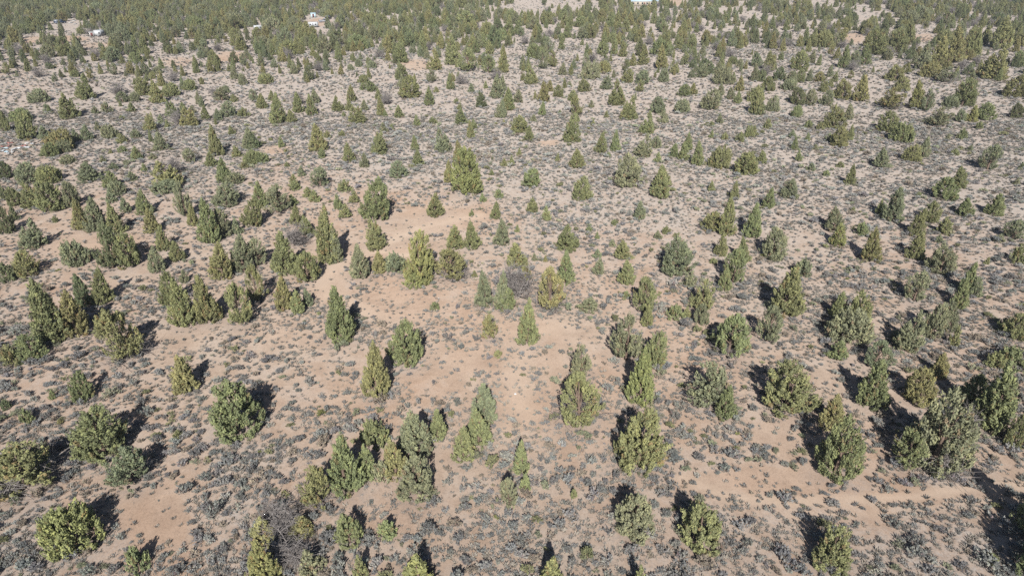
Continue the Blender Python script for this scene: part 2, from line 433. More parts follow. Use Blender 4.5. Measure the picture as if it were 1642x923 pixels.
def twig_mesh(seed, R, Hh, n1=11, n2=4, n3=3, name="dead_branches"):
    rng = np.random.RandomState(seed); tb = Tubes()
    for i in range(n1):
        th = rng.rand() * 6.283; out = R * (0.45 + 0.55 * rng.rand()); z = Hh * (0.25 + 0.75 * rng.rand())
        e = Vector((out * math.cos(th), out * math.sin(th), z)); s0 = Vector((rng.normal() * 0.08, rng.normal() * 0.08, 0.0))
        m = s0.lerp(e, 0.5) + Vector((rng.normal(), rng.normal(), 0.4)) * 0.1 * R
        tb.tube([s0, m, e], [0.04, 0.026, 0.010], 4, False)
        for j in range(n2):
            f = 0.35 + 0.6 * rng.rand(); a = m.lerp(e, (f - 0.5) * 2) if f > 0.5 else s0.lerp(m, f * 2)
            e2 = a + Vector((rng.normal(), rng.normal(), rng.normal() * 0.5 + 0.35)) * 0.34 * R
            e2.z = max(e2.z, 0.03)
            tb.tube([a, a.lerp(e2, 0.5) + Vector((0, 0, 0.05)), e2], [0.024, 0.018, 0.008], 3, False)
            for k in range(n3):
                b = a.lerp(e2, 0.3 + 0.7 * rng.rand()); e3 = b + Vector((rng.normal(), rng.normal(), rng.normal() * 0.6 + 0.2)) * 0.2 * R
                e3.z = max(e3.z, 0.02)
                tb.tube([b, e3], [0.013, 0.006], 3, False)
    return tb.mesh(name, M_DEAD)
DEAD = [twig_mesh(91, 1.6, 2.0, 26, 7, 5), twig_mesh(92, 1.6, 2.2, 26, 7, 5)]
SKIRT = [twig_mesh(93, 2.0, 1.1, 15, 5, 4), twig_mesh(94, 2.0, 1.3, 15, 5, 4)]

# ------------------------------------------------------------------ junipers read from the photograph
# per window of the photograph: x centre, top, bottom, width, kind, colour   (window pixels)
# kinds: c conical, b ovate, n spire, r dome, s open, m many-topped, d dead; upper-case D after the kind = grey dead branches at its foot
# colours: o olive, g green, b grey-green, k dark, y yellow-green
WINDOWS = {
(0, 560, 2.543): """325 97 212 85 b g;212 165 203 30 c g;107 247 305 50 r g;20 205 245 34 r k;745 20 176 92 n o;950 125 365 195 b g;
400 255 452 200 b g;725 330 365 40 r g;245 285 305 25 r o;85 395 590 250 sD o;515 410 565 175 s b;288 650 822 215 r y;560 815 907 82 r g;195 700 800 70 r g""",
(400, 560, 2.543): """515 -25 200 125 c o;385 340 600 152 c g;470 390 535 75 n g;505 300 402 115 r g;590 365 530 115 c o;540 465 540 72 r b;
675 450 617 150 b b;675 250 452 150 c b;765 240 372 80 c g;870 310 457 95 c g;930 245 405 115 c g;960 140 300 115 c b;270 480 650 130 sD o;
115 650 785 165 d b;165 770 895 185 d b;205 690 770 115 s o;55 700 800 115 s o;45 790 985 150 c y;405 680 807 105 b g;560 690 772 82 s g;450 840 935 60 c g;690 868 1010 155 c y;
245 820 920 105 s b;70 620 715 90 d b""",
(800, 560, 2.543): """340 -20 122 90 s b;335 105 322 172 sD o;590 -5 228 122 c y;575 255 502 195 b o;870 60 242 175 sD b;930 140 287 88 c g;
95 380 507 62 c g;108 505 582 46 c g;38 520 657 76 s b;305 570 606 26 r g;560 590 777 158 b b;830 630 822 160 b g;215 838 1000 112 c o;575 890 1010 75 c o;360 805 856 52 r k""",
(1200, 560, 2.543): """175 55 257 192 b g;520 45 242 132 c g;355 190 335 112 c o;380 290 530 165 b g;715 75 227 125 b o;785 10 117 72 c o;
795 190 500 230 bD b;660 330 485 130 s g;1030 50 332 132 c g;930 110 252 112 b g;1075 0 78 105 b g;1105 270 402 80 b g;345 730 907 142 b g;990 835 872 50 r g;
900 230 345 85 d b;1230 520 790 190 c g;1240 730 960 190 b g""",
(0, 290, 3.076): """25 125 260 72 b k;65 120 195 42 c k;145 185 335 125 c b;125 345 477 112 b o;30 415 500 72 b k;365 295 417 128 r b;390 85 242 82 c o;460 75 252 112 c b;
560 110 262 85 c g;530 215 442 128 s k;620 250 432 122 b g;615 85 157 52 c b;700 45 167 80 c g;745 130 257 82 c o;800 225 347 76 c g;765 330 452 92 c b;868 295 397 85 c g;
905 440 502 50 c b;1020 80 307 112 c g;1085 130 277 102 b b;945 110 222 56 c o;905 0 182 82 s b;1110 10 127 122 b b;1165 185 262 52 n b;1240 90 227 96 b g;1280 0 132 82 c g;
1085 300 487 122 c o;1190 265 452 122 c b;1260 280 422 102 s b;1255 420 602 92 s o;1165 510 717 132 s o;835 445 622 90 b g;890 480 717 142 c o;1015 470 702 132 c o;
485 430 607 102 c g;400 460 622 96 c k;225 490 802 145 c g;350 540 767 152 c o;150 760 882 142 b g;55 815 905 95 b g;585 630 892 205 sD o;270 175 207 28 r g;
570 0 72 82 b b;545 45 107 56 c b;815 0 62 132 b b;140 10 132 102 c o;230 0 152 142 b g;65 30 122 72 b g;340 0 132 82 b b;18 30 92 42 b k""",
(400, 290, 3.076): """130 20 167 132 s b;210 70 122 62 c g;225 115 217 62 c g;280 170 267 72 c g;225 200 332 125 d b;225 0 47 56 c g;320 45 107 62 c g;285 30 82 52 c g;
470 0 57 62 b g;515 50 112 52 c g;435 70 142 46 c g;470 115 187 62 c g;625 0 197 138 b g;375 130 407 112 c o;420 220 402 72 c b;615 190 342 112 c g;165 250 462 142 c g;
280 345 502 122 b o;165 470 642 102 c o;235 530 657 66 n g;285 535 617 56 c b;540 310 482 102 c b;640 350 457 86 c o;720 360 457 102 b b;835 250 512 142 b y;815 465 530 92 r y;
990 330 492 150 sD o;1015 220 337 92 c o;1100 200 337 86 c g;915 60 180 92 c g;1230 45 87 42 r g;1150 60 107 36 c g;1215 100 187 56 c g;1095 140 174 26 c g;1245 190 322 82 c b;
1160 440 627 92 c b;1245 455 642 92 c b;1185 660 787 86 s o;1225 835 872 42 r o;440 520 797 150 c g;770 690 917 158 b g;915 600 637 42 r g;1110 440 475 30 c g""",
(800, 290, 3.076): """410 -25 97 92 b g;800 -70 87 102 c g;1050 0 52 38 c g;1165 0 94 47 c g;165 85 162 62 c g;235 125 197 50 c g;695 95 192 62 c b;335 205 347 118 c g;
90 305 432 112 c o;95 400 595 178 d b;135 400 502 52 s o;330 345 512 92 c g;255 430 642 132 sD o;40 530 642 92 b g;145 595 812 112 c g;445 580 647 102 s b;485 335 382 46 c b;
495 385 462 62 c b;610 295 387 92 c g;635 390 512 92 c g;720 475 662 112 s g;735 610 720 62 c o;885 280 467 152 b b;945 460 527 62 b b;1005 490 647 118 s g;1000 600 712 72 b b;
875 620 687 82 r g;1145 655 872 168 bD g;635 660 902 155 s b;770 745 925 112 b g;1055 150 252 102 b o;1130 80 272 92 c o;1260 110 282 92 c g;1100 265 372 72 c g;1060 380 412 36 r g;
1215 270 402 62 c g;1165 330 512 112 s g;1120 430 542 72 c g;825 225 262 42 r g;785 245 287 42 s b;570 190 217 36 r g;485 250 287 22 c g;445 225 252 32 r g;
630 545 580 36 r g;230 365 400 22 c o;90 215 255 26 c g;560 290 325 40 s b;930 620 675 40 c g;175 355 395 30 s b""",
(1200, 290, 3.077): """105 30 137 62 c g;210 -10 87 92 c b;130 230 392 122 b b;430 130 252 102 c b;450 210 327 82 c y;565 210 272 56 b g;615 235 402 102 c o;725 30 202 112 c b;
655 95 172 52 s g;835 130 272 82 c g;835 250 387 96 c g;910 105 207 82 b g;975 -20 97 112 b g;1050 -70 37 82 c g;1075 85 177 86 c g;1225 65 172 96 c g;975 185 267 82 s g;
945 265 307 46 c b;965 315 457 122 b b;1320 190 292 102 s b;1335 330 407 66 b g;835 440 602 112 s b;1090 400 562 66 n g;1115 470 572 76 b b;1050 480 632 82 c g;275 385 477 76 b b;
205 410 672 172 c g;105 610 802 114 s b;450 540 682 92 c g;548 545 725 114 b o;505 640 800 212 b b;450 790 882 102 s g;640 790 925 125 s b;800 645 842 154 c b;1005 590 752 86 c b;
925 600 777 98 b b;1025 715 817 52 c g;1325 650 782 105 b g;1260 680 747 52 b g;1230 850 925 85 b o;515 130 158 26 r g;840 55 75 26 r g;500 425 442 30 r b;1180 375 412 30 c g;1240 270 300 50 r b""",
(0, 0, 3.076): """330 455 587 96 c g;410 365 492 92 c g;120 550 692 92 b g;290 640 742 122 b o;245 705 772 82 r g;215 620 692 62 c b;420 615 692 62 c b;330 765 807 72 r b;
535 615 682 76 b b;595 665 707 52 r g;665 640 682 46 r b;525 510 557 52 r b;470 530 562 36 r b;645 505 552 42 c g;600 570 592 26 r g;735 555 647 66 c o;790 565 612 36 c b;
825 590 637 30 c g;785 650 742 76 c b;845 495 577 62 c g;930 530 627 92 c o;900 505 562 52 c g;1010 520 592 46 c g;1070 535 597 42 c b;1120 500 577 82 b b;1090 430 502 82 s b;
1200 535 577 52 r g;480 600 642 36 s b;670 720 787 56 c g;600 720 752 42 r g;545 735 757 22 c g;710 805 847 32 c g;560 805 837 42 r b;750 755 787 42 s b;505 765 802 32 s b;
430 800 897 112 c b;235 815 905 112 b o;130 800 905 112 b b;545 845 925 92 c g;650 845 892 52 s b;830 790 925 150 c o;850 770 862 100 d b;930 730 807 62 s b;1060 620 772 76 c g;
1035 750 822 62 c g;1140 620 667 36 c g;1225 625 737 86 c b;1165 720 777 52 c g;1240 740 812 82 b g;1100 780 905 82 c g;1150 850 907 100 b b;1205 800 832 36 r g;190 440 507 92 b b;
100 535 600 90 b g;15 540 650 46 b g;230 515 552 32 r b;770 395 512 72 c o;840 410 477 82 b g;705 380 472 82 b o;600 450 507 62 b b;660 455 502 52 b b;935 390 447 62 b g;
20 790 882 70 b k;310 690 750 80 b b;365 640 700 50 s b;975 450 515 30 c b;1250 440 505 50 s b;1285 460 535 50 c g;1150 470 505 40 r g;620 790 810 30 r b;740 640 700 20 c g""",
(400, 0, 3.076): """790 375 487 102 b o;885 430 522 56 c g;1040 535 614 66 c g;955 630 752 86 c b;1065 720 962 152 b y;1030 690 782 48 c o;980 790 902 56 c o;735 520 582 52 c g;
825 570 622 36 c g;905 580 612 42 r g;640 645 760 86 c g;660 605 652 42 c b;815 665 742 42 c g;828 740 817 62 c g;730 795 877 86 b b;485 705 802 66 c g;565 755 827 52 c b;
345 820 925 92 s b;530 520 610 92 c g;565 490 547 42 c b;645 470 574 42 n g;635 440 492 42 c g;430 470 550 62 c g;490 490 547 42 c g;500 420 502 52 c g;235 455 557 62 c g;
300 465 572 56 c g;320 440 512 52 c b;130 460 612 82 c g;205 540 607 56 c g;65 470 537 46 c g;335 610 747 92 c o;155 675 727 36 c g;385 650 682 36 r g;455 645 674 32 r g;
355 735 782 36 r g;15 650 737 72 c k;55 750 807 72 b g;15 740 807 60 c b;215 860 925 52 c g;255 820 872 42 c b;1140 450 530 62 c k;1165 400 437 24 c g;1095 410 457 36 c b;
1220 370 487 76 c b;1270 450 547 62 c o;1240 490 582 62 c b;990 360 442 46 c g;1050 360 420 62 d b;895 340 407 52 s b;1020 485 512 26 r g;920 430 457 26 r g;1090 590 682 36 c g;
640 870 932 52 c g;600 400 452 52 b g;560 370 412 52 b g;915 240 347 76 c o;750 310 397 62 b g;1000 170 322 82 c g;1075 240 357 92 s g;1180 270 362 72 s g;1250 220 362 62 c o;
1205 130 237 72 b k;740 190 312 82 c g;980 80 152 42 c g;1035 110 182 52 c g;905 70 142 52 c g;855 150 272 52 c g;1115 150 232 66 b b;1150 40 107 46 c b;185 800 825 24 r g;
1105 590 640 40 c g;700 610 642 26 c g;845 655 675 22 c b;670 545 577 24 c g;465 550 577 24 c g;105 680 695 22 r g;180 735 752 22 r g;1195 835 865 26 c g;1255 590 612 18 c o""",
(800, 0, 3.076): """105 570 657 82 b o;150 620 697 52 c g;360 580 702 96 c g;385 735 832 82 c g;505 650 757 62 c g;575 645 747 52 c g;640 760 925 132 b b;735 550 662 76 c g;
715 660 777 96 c b;775 670 732 52 b b;785 475 562 72 b b;585 395 522 92 c g;635 470 592 82 c o;660 530 590 50 b g;905 490 557 76 r b;810 555 607 46 b b;1045 440 542 92 b b;
915 415 477 62 b g;960 410 467 46 c o;865 705 777 56 c g;915 700 792 62 c g;935 650 742 42 n g;985 690 817 62 c g;1095 725 832 106 r g;1220 745 862 116 b o;785 750 802 38 c g;
810 815 925 86 c g;160 830 925 92 b g;420 390 454 62 b g;365 445 499 46 b g;295 420 480 52 b g;225 400 502 62 c o;250 395 452 42 c o;215 500 570 42 c g;380 470 572 62 s o;
375 560 602 46 r g;160 320 417 72 c g;50 430 547 62 c g;95 440 507 52 c b;15 370 452 46 c b;15 490 582 46 c b;455 495 532 36 s b;530 545 580 24 c g;455 305 392 96 b b;530 370 442 62 c b;
710 345 417 76 b b;820 330 407 56 c b;715 215 322 62 c g;805 220 342 66 c o;1025 290 367 82 b k;1110 330 417 102 b b;870 290 362 52 c g;1145 430 492 52 c b;1180 450 512 46 c g;
1095 410 472 42 c b;1270 430 502 82 b g;1275 480 567 72 b k;1230 620 677 42 c g;1260 620 672 36 c g;1190 655 702 42 r g;1115 655 692 32 r g;1050 640 682 26 c g;1090 560 612 36 s b;
100 730 772 26 c g;290 755 797 26 c g;25 780 822 32 c g;60 770 822 36 c g;170 180 282 62 c b;240 180 262 56 s b;310 165 247 36 c g;515 155 272 62 c g;435 210 277 24 n g;
615 200 282 46 c g;570 160 272 34 n g;125 50 117 56 c g;45 110 182 62 b g;195 100 167 46 c g;345 85 152 42 c g;400 50 112 36 c g;440 0 52 46 c g;655 20 82 42 c g;410 130 192 52 b b;
235 60 122 56 b g;120 270 347 42 c b;315 310 372 46 c b;370 290 342 32 c b;215 250 342 52 s b;265 250 332 52 s o;1050 600 625 24 r g;170 565 600 40 s b;25 590 615 16 c o;465 585 620 20 c g;
300 540 565 20 c g;540 750 775 22 r g;690 420 445 26 r g;350 400 430 26 s b""",
(1200, 0, 3.077): """240 520 579 52 r g;95 590 637 36 r g;15 620 677 36 c g;300 595 632 36 r g;355 605 642 36 r g;220 640 682 36 s b;232 675 742 36 c g;295 655 697 26 c g;
250 740 797 36 c g;70 740 807 52 c g;20 755 862 56 c o;455 800 827 36 r g;510 810 912 56 c g;310 805 842 52 s b;385 840 870 32 r g;660 730 827 82 c b;815 710 797 82 b o;870 675 777 62 c b;
455 625 727 82 b o;505 615 697 42 c g;400 660 702 42 b b;430 520 637 102 b g;500 510 592 52 c b;700 550 657 102 b g;765 610 702 112 b g;470 390 492 82 b o;560 370 502 82 c o;
245 430 517 82 b k;310 440 522 62 b b;390 445 522 62 b b;50 420 567 72 c g;125 470 552 62 b b;100 375 452 62 b g;265 250 347 82 b g;480 225 337 62 c g;580 220 322 62 c g;525 250 332 62 b b;
870 210 347 82 c b;640 140 272 112 c g;740 140 262 92 b g;795 100 222 72 c g;950 180 322 92 c o;1030 130 312 92 c o;1110 130 292 82 c o;1215 230 392 142 c o;1260 80 242 102 c o;
1180 130 212 62 c o;1330 370 482 112 b o;1335 250 332 62 b g;975 330 407 102 sD b;1090 310 372 52 c b;730 320 402 82 b o;780 310 362 42 b o;765 380 452 72 b o;710 430 542 122 sD o;
840 400 542 82 c y;885 440 552 62 s b;1070 390 522 112 b g;1000 470 532 72 b b;945 530 627 122 s b;1110 520 602 62 c y;1050 540 602 52 b b;1180 505 592 92 b g;1055 640 687 42 r g;
1140 600 637 32 r g;985 660 692 32 s b;1020 735 767 36 r g;1095 715 747 32 s b;1195 710 842 102 s b;1330 510 582 66 b k;1325 880 912 32 c b;55 345 402 72 b k;155 330 397 62 b k;
215 350 412 52 b b;105 250 352 62 c g;35 310 402 36 c b;1350 800 835 30 c k;70 640 660 20 r g;330 710 740 40 s b;650 565 575 20 r b""",
}
TINT = {'o': (0.220, 0.217, 0.104), 'g': (0.190, 0.206, 0.102), 'b': (0.192, 0.208, 0.128), 'k': (0.132, 0.150, 0.082), 'y': (0.224, 0.236, 0.102)}

TREES = []
for (ox, oy, sc), txt in WINDOWS.items():
    for e in txt.replace("\n", "").split(";"):
        a = e.split()
        if len(a) != 6: continue
        cx, y0, y1, w = (float(v) for v in a[:4])
        TREES.append(dict(px=ox + cx / sc, y0=oy + y0 / sc, y1=oy + y1 / sc, w=w / sc, k=a[4][0], skirt='D' in a[4], c=a[5]))

def fit_tree(t):
    """ground position, height and crown radius from the outline in the photograph"""
    px = t['px']; R = 1.0; bx = by = 0
    for _ in range(6):
        gx, gy = ground_at(px, t['y1'])
        d = math.hypot(gx, gy)
        k = 0.55 * R / d
        bx, by = gx * (1 + k), gy * (1 + k)
        z0 = float(relief(bx, by))
        lo, hi = 0.2, 14.0
        for _ in range(24):
            m = (lo + hi) / 2
            if project(bx, by, z0 + m)[1] > t['y0']: lo = m
            else: hi = m
        Hh = lo
        mx, my, dep = project(bx, by, z0 + Hh * 0.45)
        R = t['w'] / 2 * dep / FPX
        px += t['px'] - mx
    t.update(x=bx, y=by, z=z0 - 0.05, H=Hh, R=R, area=t['w'] * (t['y1'] - t['y0']))
for t in TREES: fit_tree(t)
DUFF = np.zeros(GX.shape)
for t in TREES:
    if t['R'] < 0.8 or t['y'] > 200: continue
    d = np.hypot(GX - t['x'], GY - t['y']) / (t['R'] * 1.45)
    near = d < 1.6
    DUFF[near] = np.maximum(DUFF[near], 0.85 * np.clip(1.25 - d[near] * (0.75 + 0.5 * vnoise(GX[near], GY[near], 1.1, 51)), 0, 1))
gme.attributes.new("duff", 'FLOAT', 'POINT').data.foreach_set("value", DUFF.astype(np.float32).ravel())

# ------------------------------------------------------------------ which trees are built singly, and what they are called
TREES.sort(key=lambda t: -t['area'])
def in_frame(t): return t['y0'] < H - 4 and 3 < t['px'] < W - 3
SINGLE = [t for t in TREES if in_frame(t)][:300]
sid = {id(t) for t in SINGLE}
REST = [t for t in TREES if id(t) not in sid]

NOTABLE = [  # photograph position, label, short name used when something stands beside it
 (113, 850, "bright green rounded juniper with a long shadow in the bottom left corner", "the bright round juniper at bottom left"),
 (220, 900, "small bushy green juniper on the bottom edge beside a bare pink soil patch", "the small juniper by the bare patch"),
 (203, 752, "open grey-green juniper with a forked shadow, left foreground", "the open grey-green juniper at left"),
 (157, 698, "broad green juniper with dark gaps beside the wide olive one, left foreground", "the broad juniper at left"),
 (34, 754, "wide ragged olive juniper with grey dead branches on the left edge", "the wide ragged juniper on the left edge"),
 (374, 656, "large green juniper with a solid black shadow, alone on sand in the left foreground", "the large lone juniper at left"),
 (128, 621, "small lone rounded juniper on the shrubby slope near the left edge", "the small lone juniper near the left edge"),
 (293, 598, "slender leaning olive juniper on the sandy slope at left", "the slender leaning juniper"),
 (602, 594, "tall olive juniper left of a darker green one, centre-left on sand", "the tall olive juniper on sand"),
 (650, 551, "green broad juniper right behind the tall olive one, centre-left on sand", "the green juniper behind the tall olive one"),
 (551, 745, "tallest green juniper at the left of the bottom-centre cluster", "the tallest cluster juniper"),
 (665, 770, "blunt grey-green juniper at the front of the bottom-centre cluster", "the blunt front cluster juniper"),
 (766, 688, "neat conical green juniper overlapping a smaller one, right of the bottom-centre cluster", "the neat conical juniper"),
 (779, 647, "pale grey-green conical juniper beside the sandy bright spot at centre", "the pale juniper at centre"),
 (559, 852, "small ovate green juniper standing alone below the bottom-centre cluster", "the small juniper below the cluster"),
 (418, 908, "yellow-green juniper cut by the bottom edge next to a grey dead thicket", "the yellow-green juniper by the thicket"),
 (465, 887, "tangled grey dead juniper thicket near the bottom edge, left of centre", "the grey dead thicket"),
 (837, 734, "little diamond-shaped juniper on open sand below the centre", "the little diamond-shaped juniper"),
 (815, 791, "scrappy little grey-green juniper below the diamond-shaped one", "the scrappy little juniper"),
 (932, 644, "olive juniper with a skirt of grey dead branches, right of centre", "the olive juniper with dead skirt"),
 (1032, 603, "bright yellow-green pointed spire juniper right of centre", "the bright spire juniper"),
 (1026, 709, "large broad olive juniper with a shadow to its left, below the bright spire", "the large broad olive juniper"),
 (1020, 829, "egg-shaped grey-green juniper below the large broad olive one", "the egg-shaped juniper"),
 (1126, 845, "compact green juniper with a tall black shadow, right of the egg-shaped one", "the compact green juniper"),
 (1336, 882, "lone grey-green juniper with a long shadow in the bottom right quarter", "the lone juniper at bottom right"),
 (1349, 721, "dense green juniper in front of an olive one, right foreground", "the dense front juniper at right"),
 (1512, 695, "very large grey-green juniper with shrubs at its foot, right foreground", "the very large right juniper"),
 (1269, 621, "broad green juniper with a shadow at its left, right of the ragged grey one", "the broad juniper right of centre"),
 (1404, 616, "pointed green juniper with a sharp triangular shadow at right", "the sharp-shadowed juniper at right"),
 (847, 518, "neat olive-green conical juniper alone on pale sand at the centre", "the conical juniper at the centre"),
 (1142, 619, "ragged grey half-bare juniper behind a small green one, right of centre", "the ragged grey juniper"),
 (543, 504, "tall green conical juniper alone on sand left of centre", "the tall lone juniper left of centre"),
 (884, 905, "olive juniper cut off by the bottom edge at the middle", "the bottom-edge juniper at the middle"),
 (671, 918, "yellow-green juniper top on the bottom edge left of the middle", "the yellow-green top on the bottom edge"),
 (1170, 538, "broad green juniper above the ragged grey one, right of centre", "the broad juniper above the ragged one"),
 (1266, 465, "dark tall conical juniper with a pointed shadow on the right slope", "the dark conical juniper at right"),
 (671, 414, "large yellow-olive juniper beside the pale wash at centre-left", "the yellow-olive juniper by the wash"),
 (831, 450, "grey bare dead juniper tangle among green ones at the centre", "the grey tangle at the centre"),
 (740, 273, "tall yellow-green juniper with several tops in the upper middle", "the many-topped yellow juniper"),
 (190, 537, "big ragged olive juniper with bare lower branches at left", "the big ragged olive juniper"),
]
taken = set()
for nx, ny, lab, short in NOTABLE:
    best = min((t for t in SINGLE if id(t) not in taken), key=lambda t: (t['px'] - nx) ** 2 + ((t['y0'] + t['y1']) / 2 - ny) ** 2)
    taken.add(id(best)); best['label'] = lab; best['short'] = short
SHAPE = dict(c="conical", b="broad", n="slender", r="rounded", s="ragged", m="many-topped", d="dead")
COLN = dict(o="olive", g="green", b="grey-green", k="dark green", y="yellow-green")
ORD = ["", "first", "second", "third", "fourth", "fifth", "sixth", "seventh", "eighth", "ninth", "tenth", "eleventh", "twelfth",
       "thirteenth", "fourteenth", "fifteenth", "sixteenth", "seventeenth", "eighteenth", "nineteenth", "twentieth"]
ORD += ["twenty-" + w for w in ORD[1:10]] + ["thirtieth"] + ["thirty-" + w for w in ORD[1:10]] + ["fortieth"]
NUM = ["", "one", "two", "three", "four", "five", "six", "seven", "eight", "nine", "ten", "eleven", "twelve", "thirteen", "fourteen", "fifteen", "sixteen", "seventeen"]
def zone(t):
    x, y = t['px'], t['y1']
    hz = "far-left" if x < 250 else "left" if x < 530 else "centre-left" if x < 760 else "centre" if x < 930 else "centre-right" if x < 1160 else "right" if x < 1420 else "far-right"
    vz = "foreground" if y > 620 else "middle ground" if y > 440 else "upper middle" if y > 290 else "background" if y > 150 else "distance"
    return hz + " " + vz
def desc(t):
    s = "tall" if t['H'] > 4.4 else "medium" if t['H'] > 3.0 else "small" if t['H'] > 1.9 else "young"
    if t['k'] == 'd': return s + " bare grey dead juniper"
    return "%s %s %s juniper" % (s, COLN[t['c']], SHAPE[t['k']])
buckets = {}
for t in SINGLE:
    t['desc'] = desc(t); t['zone'] = zone(t)
    if 'label' not in t: buckets.setdefault((t['desc'], t['zone']), []).append(t)
for (d, z), ts in buckets.items():
    ts.sort(key=lambda t: t['px'])
    for i, t in enumerate(ts):
        my = (t['y0'] + t['y1']) / 2
        nb = min((q for q in SINGLE if q is not t), key=lambda q: math.hypot(q['px'] - t['px'], ((q['y0'] + q['y1']) / 2 - my) * 1.3))
        dx, dy = t['px'] - nb['px'], my - (nb['y0'] + nb['y1']) / 2
        rel = ("right of" if dx > 0 else "left of") if abs(dx) > abs(dy) else ("in front of" if dy > 0 else "behind")
        nbn = ("a bare dead one" if nb['k'] == 'd' else "a %s %s one" % (COLN[nb['c']], SHAPE[nb['k']]))
        t['near'] = "%s %s" % (rel, nbn)
    for i, t in enumerate(ts):
        if len(ts) == 1: t['label'] = "%s in the %s, %s" % (d, z, t['near'])
        elif sum(q['near'] == t['near'] for q in ts) == 1 and len(ts) < 3:
            t['label'] = "%s in the %s, %s" % (d, z, t['near'])
        else: t['label'] = "%s in the %s, %s from left of %s alike" % (d, z, ORD[i + 1], NUM[len(ts)])

# ------------------------------------------------------------------ building the junipers
def kind_of(t):
    if t['k'] == 'd': return None
    small = t['H'] < 2.3 and t['R'] < 1.3
    key = t['k']
    if small: key = 'p' if key in 'rb' else 'q'
    elif key == 'c' and t['H'] > 3.6 and t['R'] / t['H'] > 0.35: key = 'm'
    elif key == 'c' and t['R'] / t['H'] < 0.22: key = 'n'
    elif key == 'b' and t['H'] < 1.7 * t['R']: key = 'r'
    return KIND[key][int(t['px'] * 7 + t['y1'] * 3) % len(KIND[key])]
def tint_of(t, rng):
    c = np.array(TINT[t['c']]) * (0.88 + 0.24 * rng.rand())
    c[0] *= 0.93 + 0.14 * rng.rand()
    return [float(v) for v in c]
trng = np.random.RandomState(3)
GROUP_TREES = "junipers scattered over the sandy scrubland"
for t in SINGLE:
    root = bpy.data.objects.new("dead_juniper" if t['k'] == 'd' else "juniper_tree", None); COL.objects.link(root)
    root.empty_display_size = 0.3
    root.location = (t['x'], t['y'], t['z']); root.rotation_euler = (trng.normal() * 0.035, trng.normal() * 0.035, trng.rand() * 6.283)
    tag(root, t['label'], "tree", GROUP_TREES)
    K = kind_of(t)
    if K is None:
        o = obj("bare_branches", DEAD[int(t['px']) % 2], root); o.scale = (t['R'] / 1.6, t['R'] / 1.6, t['H'] / 2.1)
        t['tint'] = None; t['K'] = None
        continue
    s = t['R'] / K['R'] * 0.95; sz = t['H'] / K['H']
    cr = obj("crown", K['crown'], root); cr.scale = (s, s, sz); cr["tint"] = tint_of(t, trng)
    tr = obj("trunk", K['trunk'], root); tr.scale = (s, s, sz)
    if t['skirt']:
        sk = obj("dead_branches", SKIRT[int(t['px']) % 2], root); f = t['R'] / 2.0 * 1.25; sk.scale = (f, f, max(0.7, f))

# ------------------------------------------------------------------ masses too many to build singly: points carrying instances
def joined(name, parts):
    """one mesh of several, keeping their materials"""
    V = []; Q = []; T = []; mq = []; mt = []; lf = []; mats = []; off = 0
    for me in parts:
        n = len(me.vertices); co = np.zeros(n * 3, np.float32); me.vertices.foreach_get("co", co)
        mi = len(mats); mats.append(me.materials[0])
        for p in me.polygons:
            f = [off + v for v in p.vertices]
            if len(f) == 4: Q.append(f); mq.append(mi)
            else: T.append(f); mt.append(mi)
        l = np.full(n, 0.5, np.float32)
        if "leaf" in me.attributes: me.attributes["leaf"].data.foreach_get("value", l)
        V.append(co.reshape(-1, 3)); lf.append(l); off += n
    me = mesh_from(name, np.concatenate(V), Q or None, T or None, None, np.concatenate(lf))
    for m in mats: me.materials.append(m)
    me.polygons.foreach_set("material_index", np.array(mq + mt, np.int32))
    return me
def scatter(name, pos, rot, scl, idx, tint, sources, label):
    src = bpy.data.collections.new(name + "_sources")
    for i, me in enumerate(sources):
        src.objects.link(bpy.data.objects.new("%s_%02d" % (name, i), me))
    me = bpy.data.meshes.new(name); n = len(pos)
    me.vertices.add(n); me.vertices.foreach_set("co", np.asarray(pos, np.float32).ravel())
    for nm, ty, key, val in (("turn", 'FLOAT_VECTOR', "vector", rot), ("size", 'FLOAT_VECTOR', "vector", scl), ("tint", 'FLOAT_VECTOR', "vector", tint)):
        me.attributes.new(nm, ty, 'POINT').data.foreach_set(key, np.asarray(val, np.float32).ravel())
    me.attributes.new("pick", 'INT', 'POINT').data.foreach_set("value", np.asarray(idx, np.int32))
    o = obj(name, me)
    g = bpy.data.node_groups.new(name, 'GeometryNodeTree')
    g.interface.new_socket("Geometry", in_out='INPUT', socket_type='NodeSocketGeometry')
    g.interface.new_socket("Geometry", in_out='OUTPUT', socket_type='NodeSocketGeometry')
    gi_, go = g.nodes.new("NodeGroupInput"), g.nodes.new("NodeGroupOutput")
    ci = g.nodes.new("GeometryNodeCollectionInfo"); ci.inputs["Collection"].default_value = src
    ci.inputs["Separate Children"].default_value = True; ci.inputs["Reset Children"].default_value = True
    iop = g.nodes.new("GeometryNodeInstanceOnPoints"); iop.inputs["Pick Instance"].default_value = True
    def na(nm, dt):
        q = g.nodes.new("GeometryNodeInputNamedAttribute"); q.data_type = dt; q.inputs["Name"].default_value = nm; return q.outputs[0]
    e2r = g.nodes.new("FunctionNodeEulerToRotation")
    L = g.links.new
    L(na("turn", 'FLOAT_VECTOR'), e2r.inputs[0]); L(e2r.outputs[0], iop.inputs["Rotation"])
    L(na("size", 'FLOAT_VECTOR'), iop.inputs["Scale"]); L(na("pick", 'INT'), iop.inputs["Instance Index"])
    L(gi_.outputs[0], iop.inputs["Points"]); L(ci.outputs[0], iop.inputs["Instance"]); L(iop.outputs[0], go.inputs[0])
    md = o.modifiers.new("scatter", 'NODES'); md.node_group = g
    tag(o, label, None, None, "stuff")
    return o

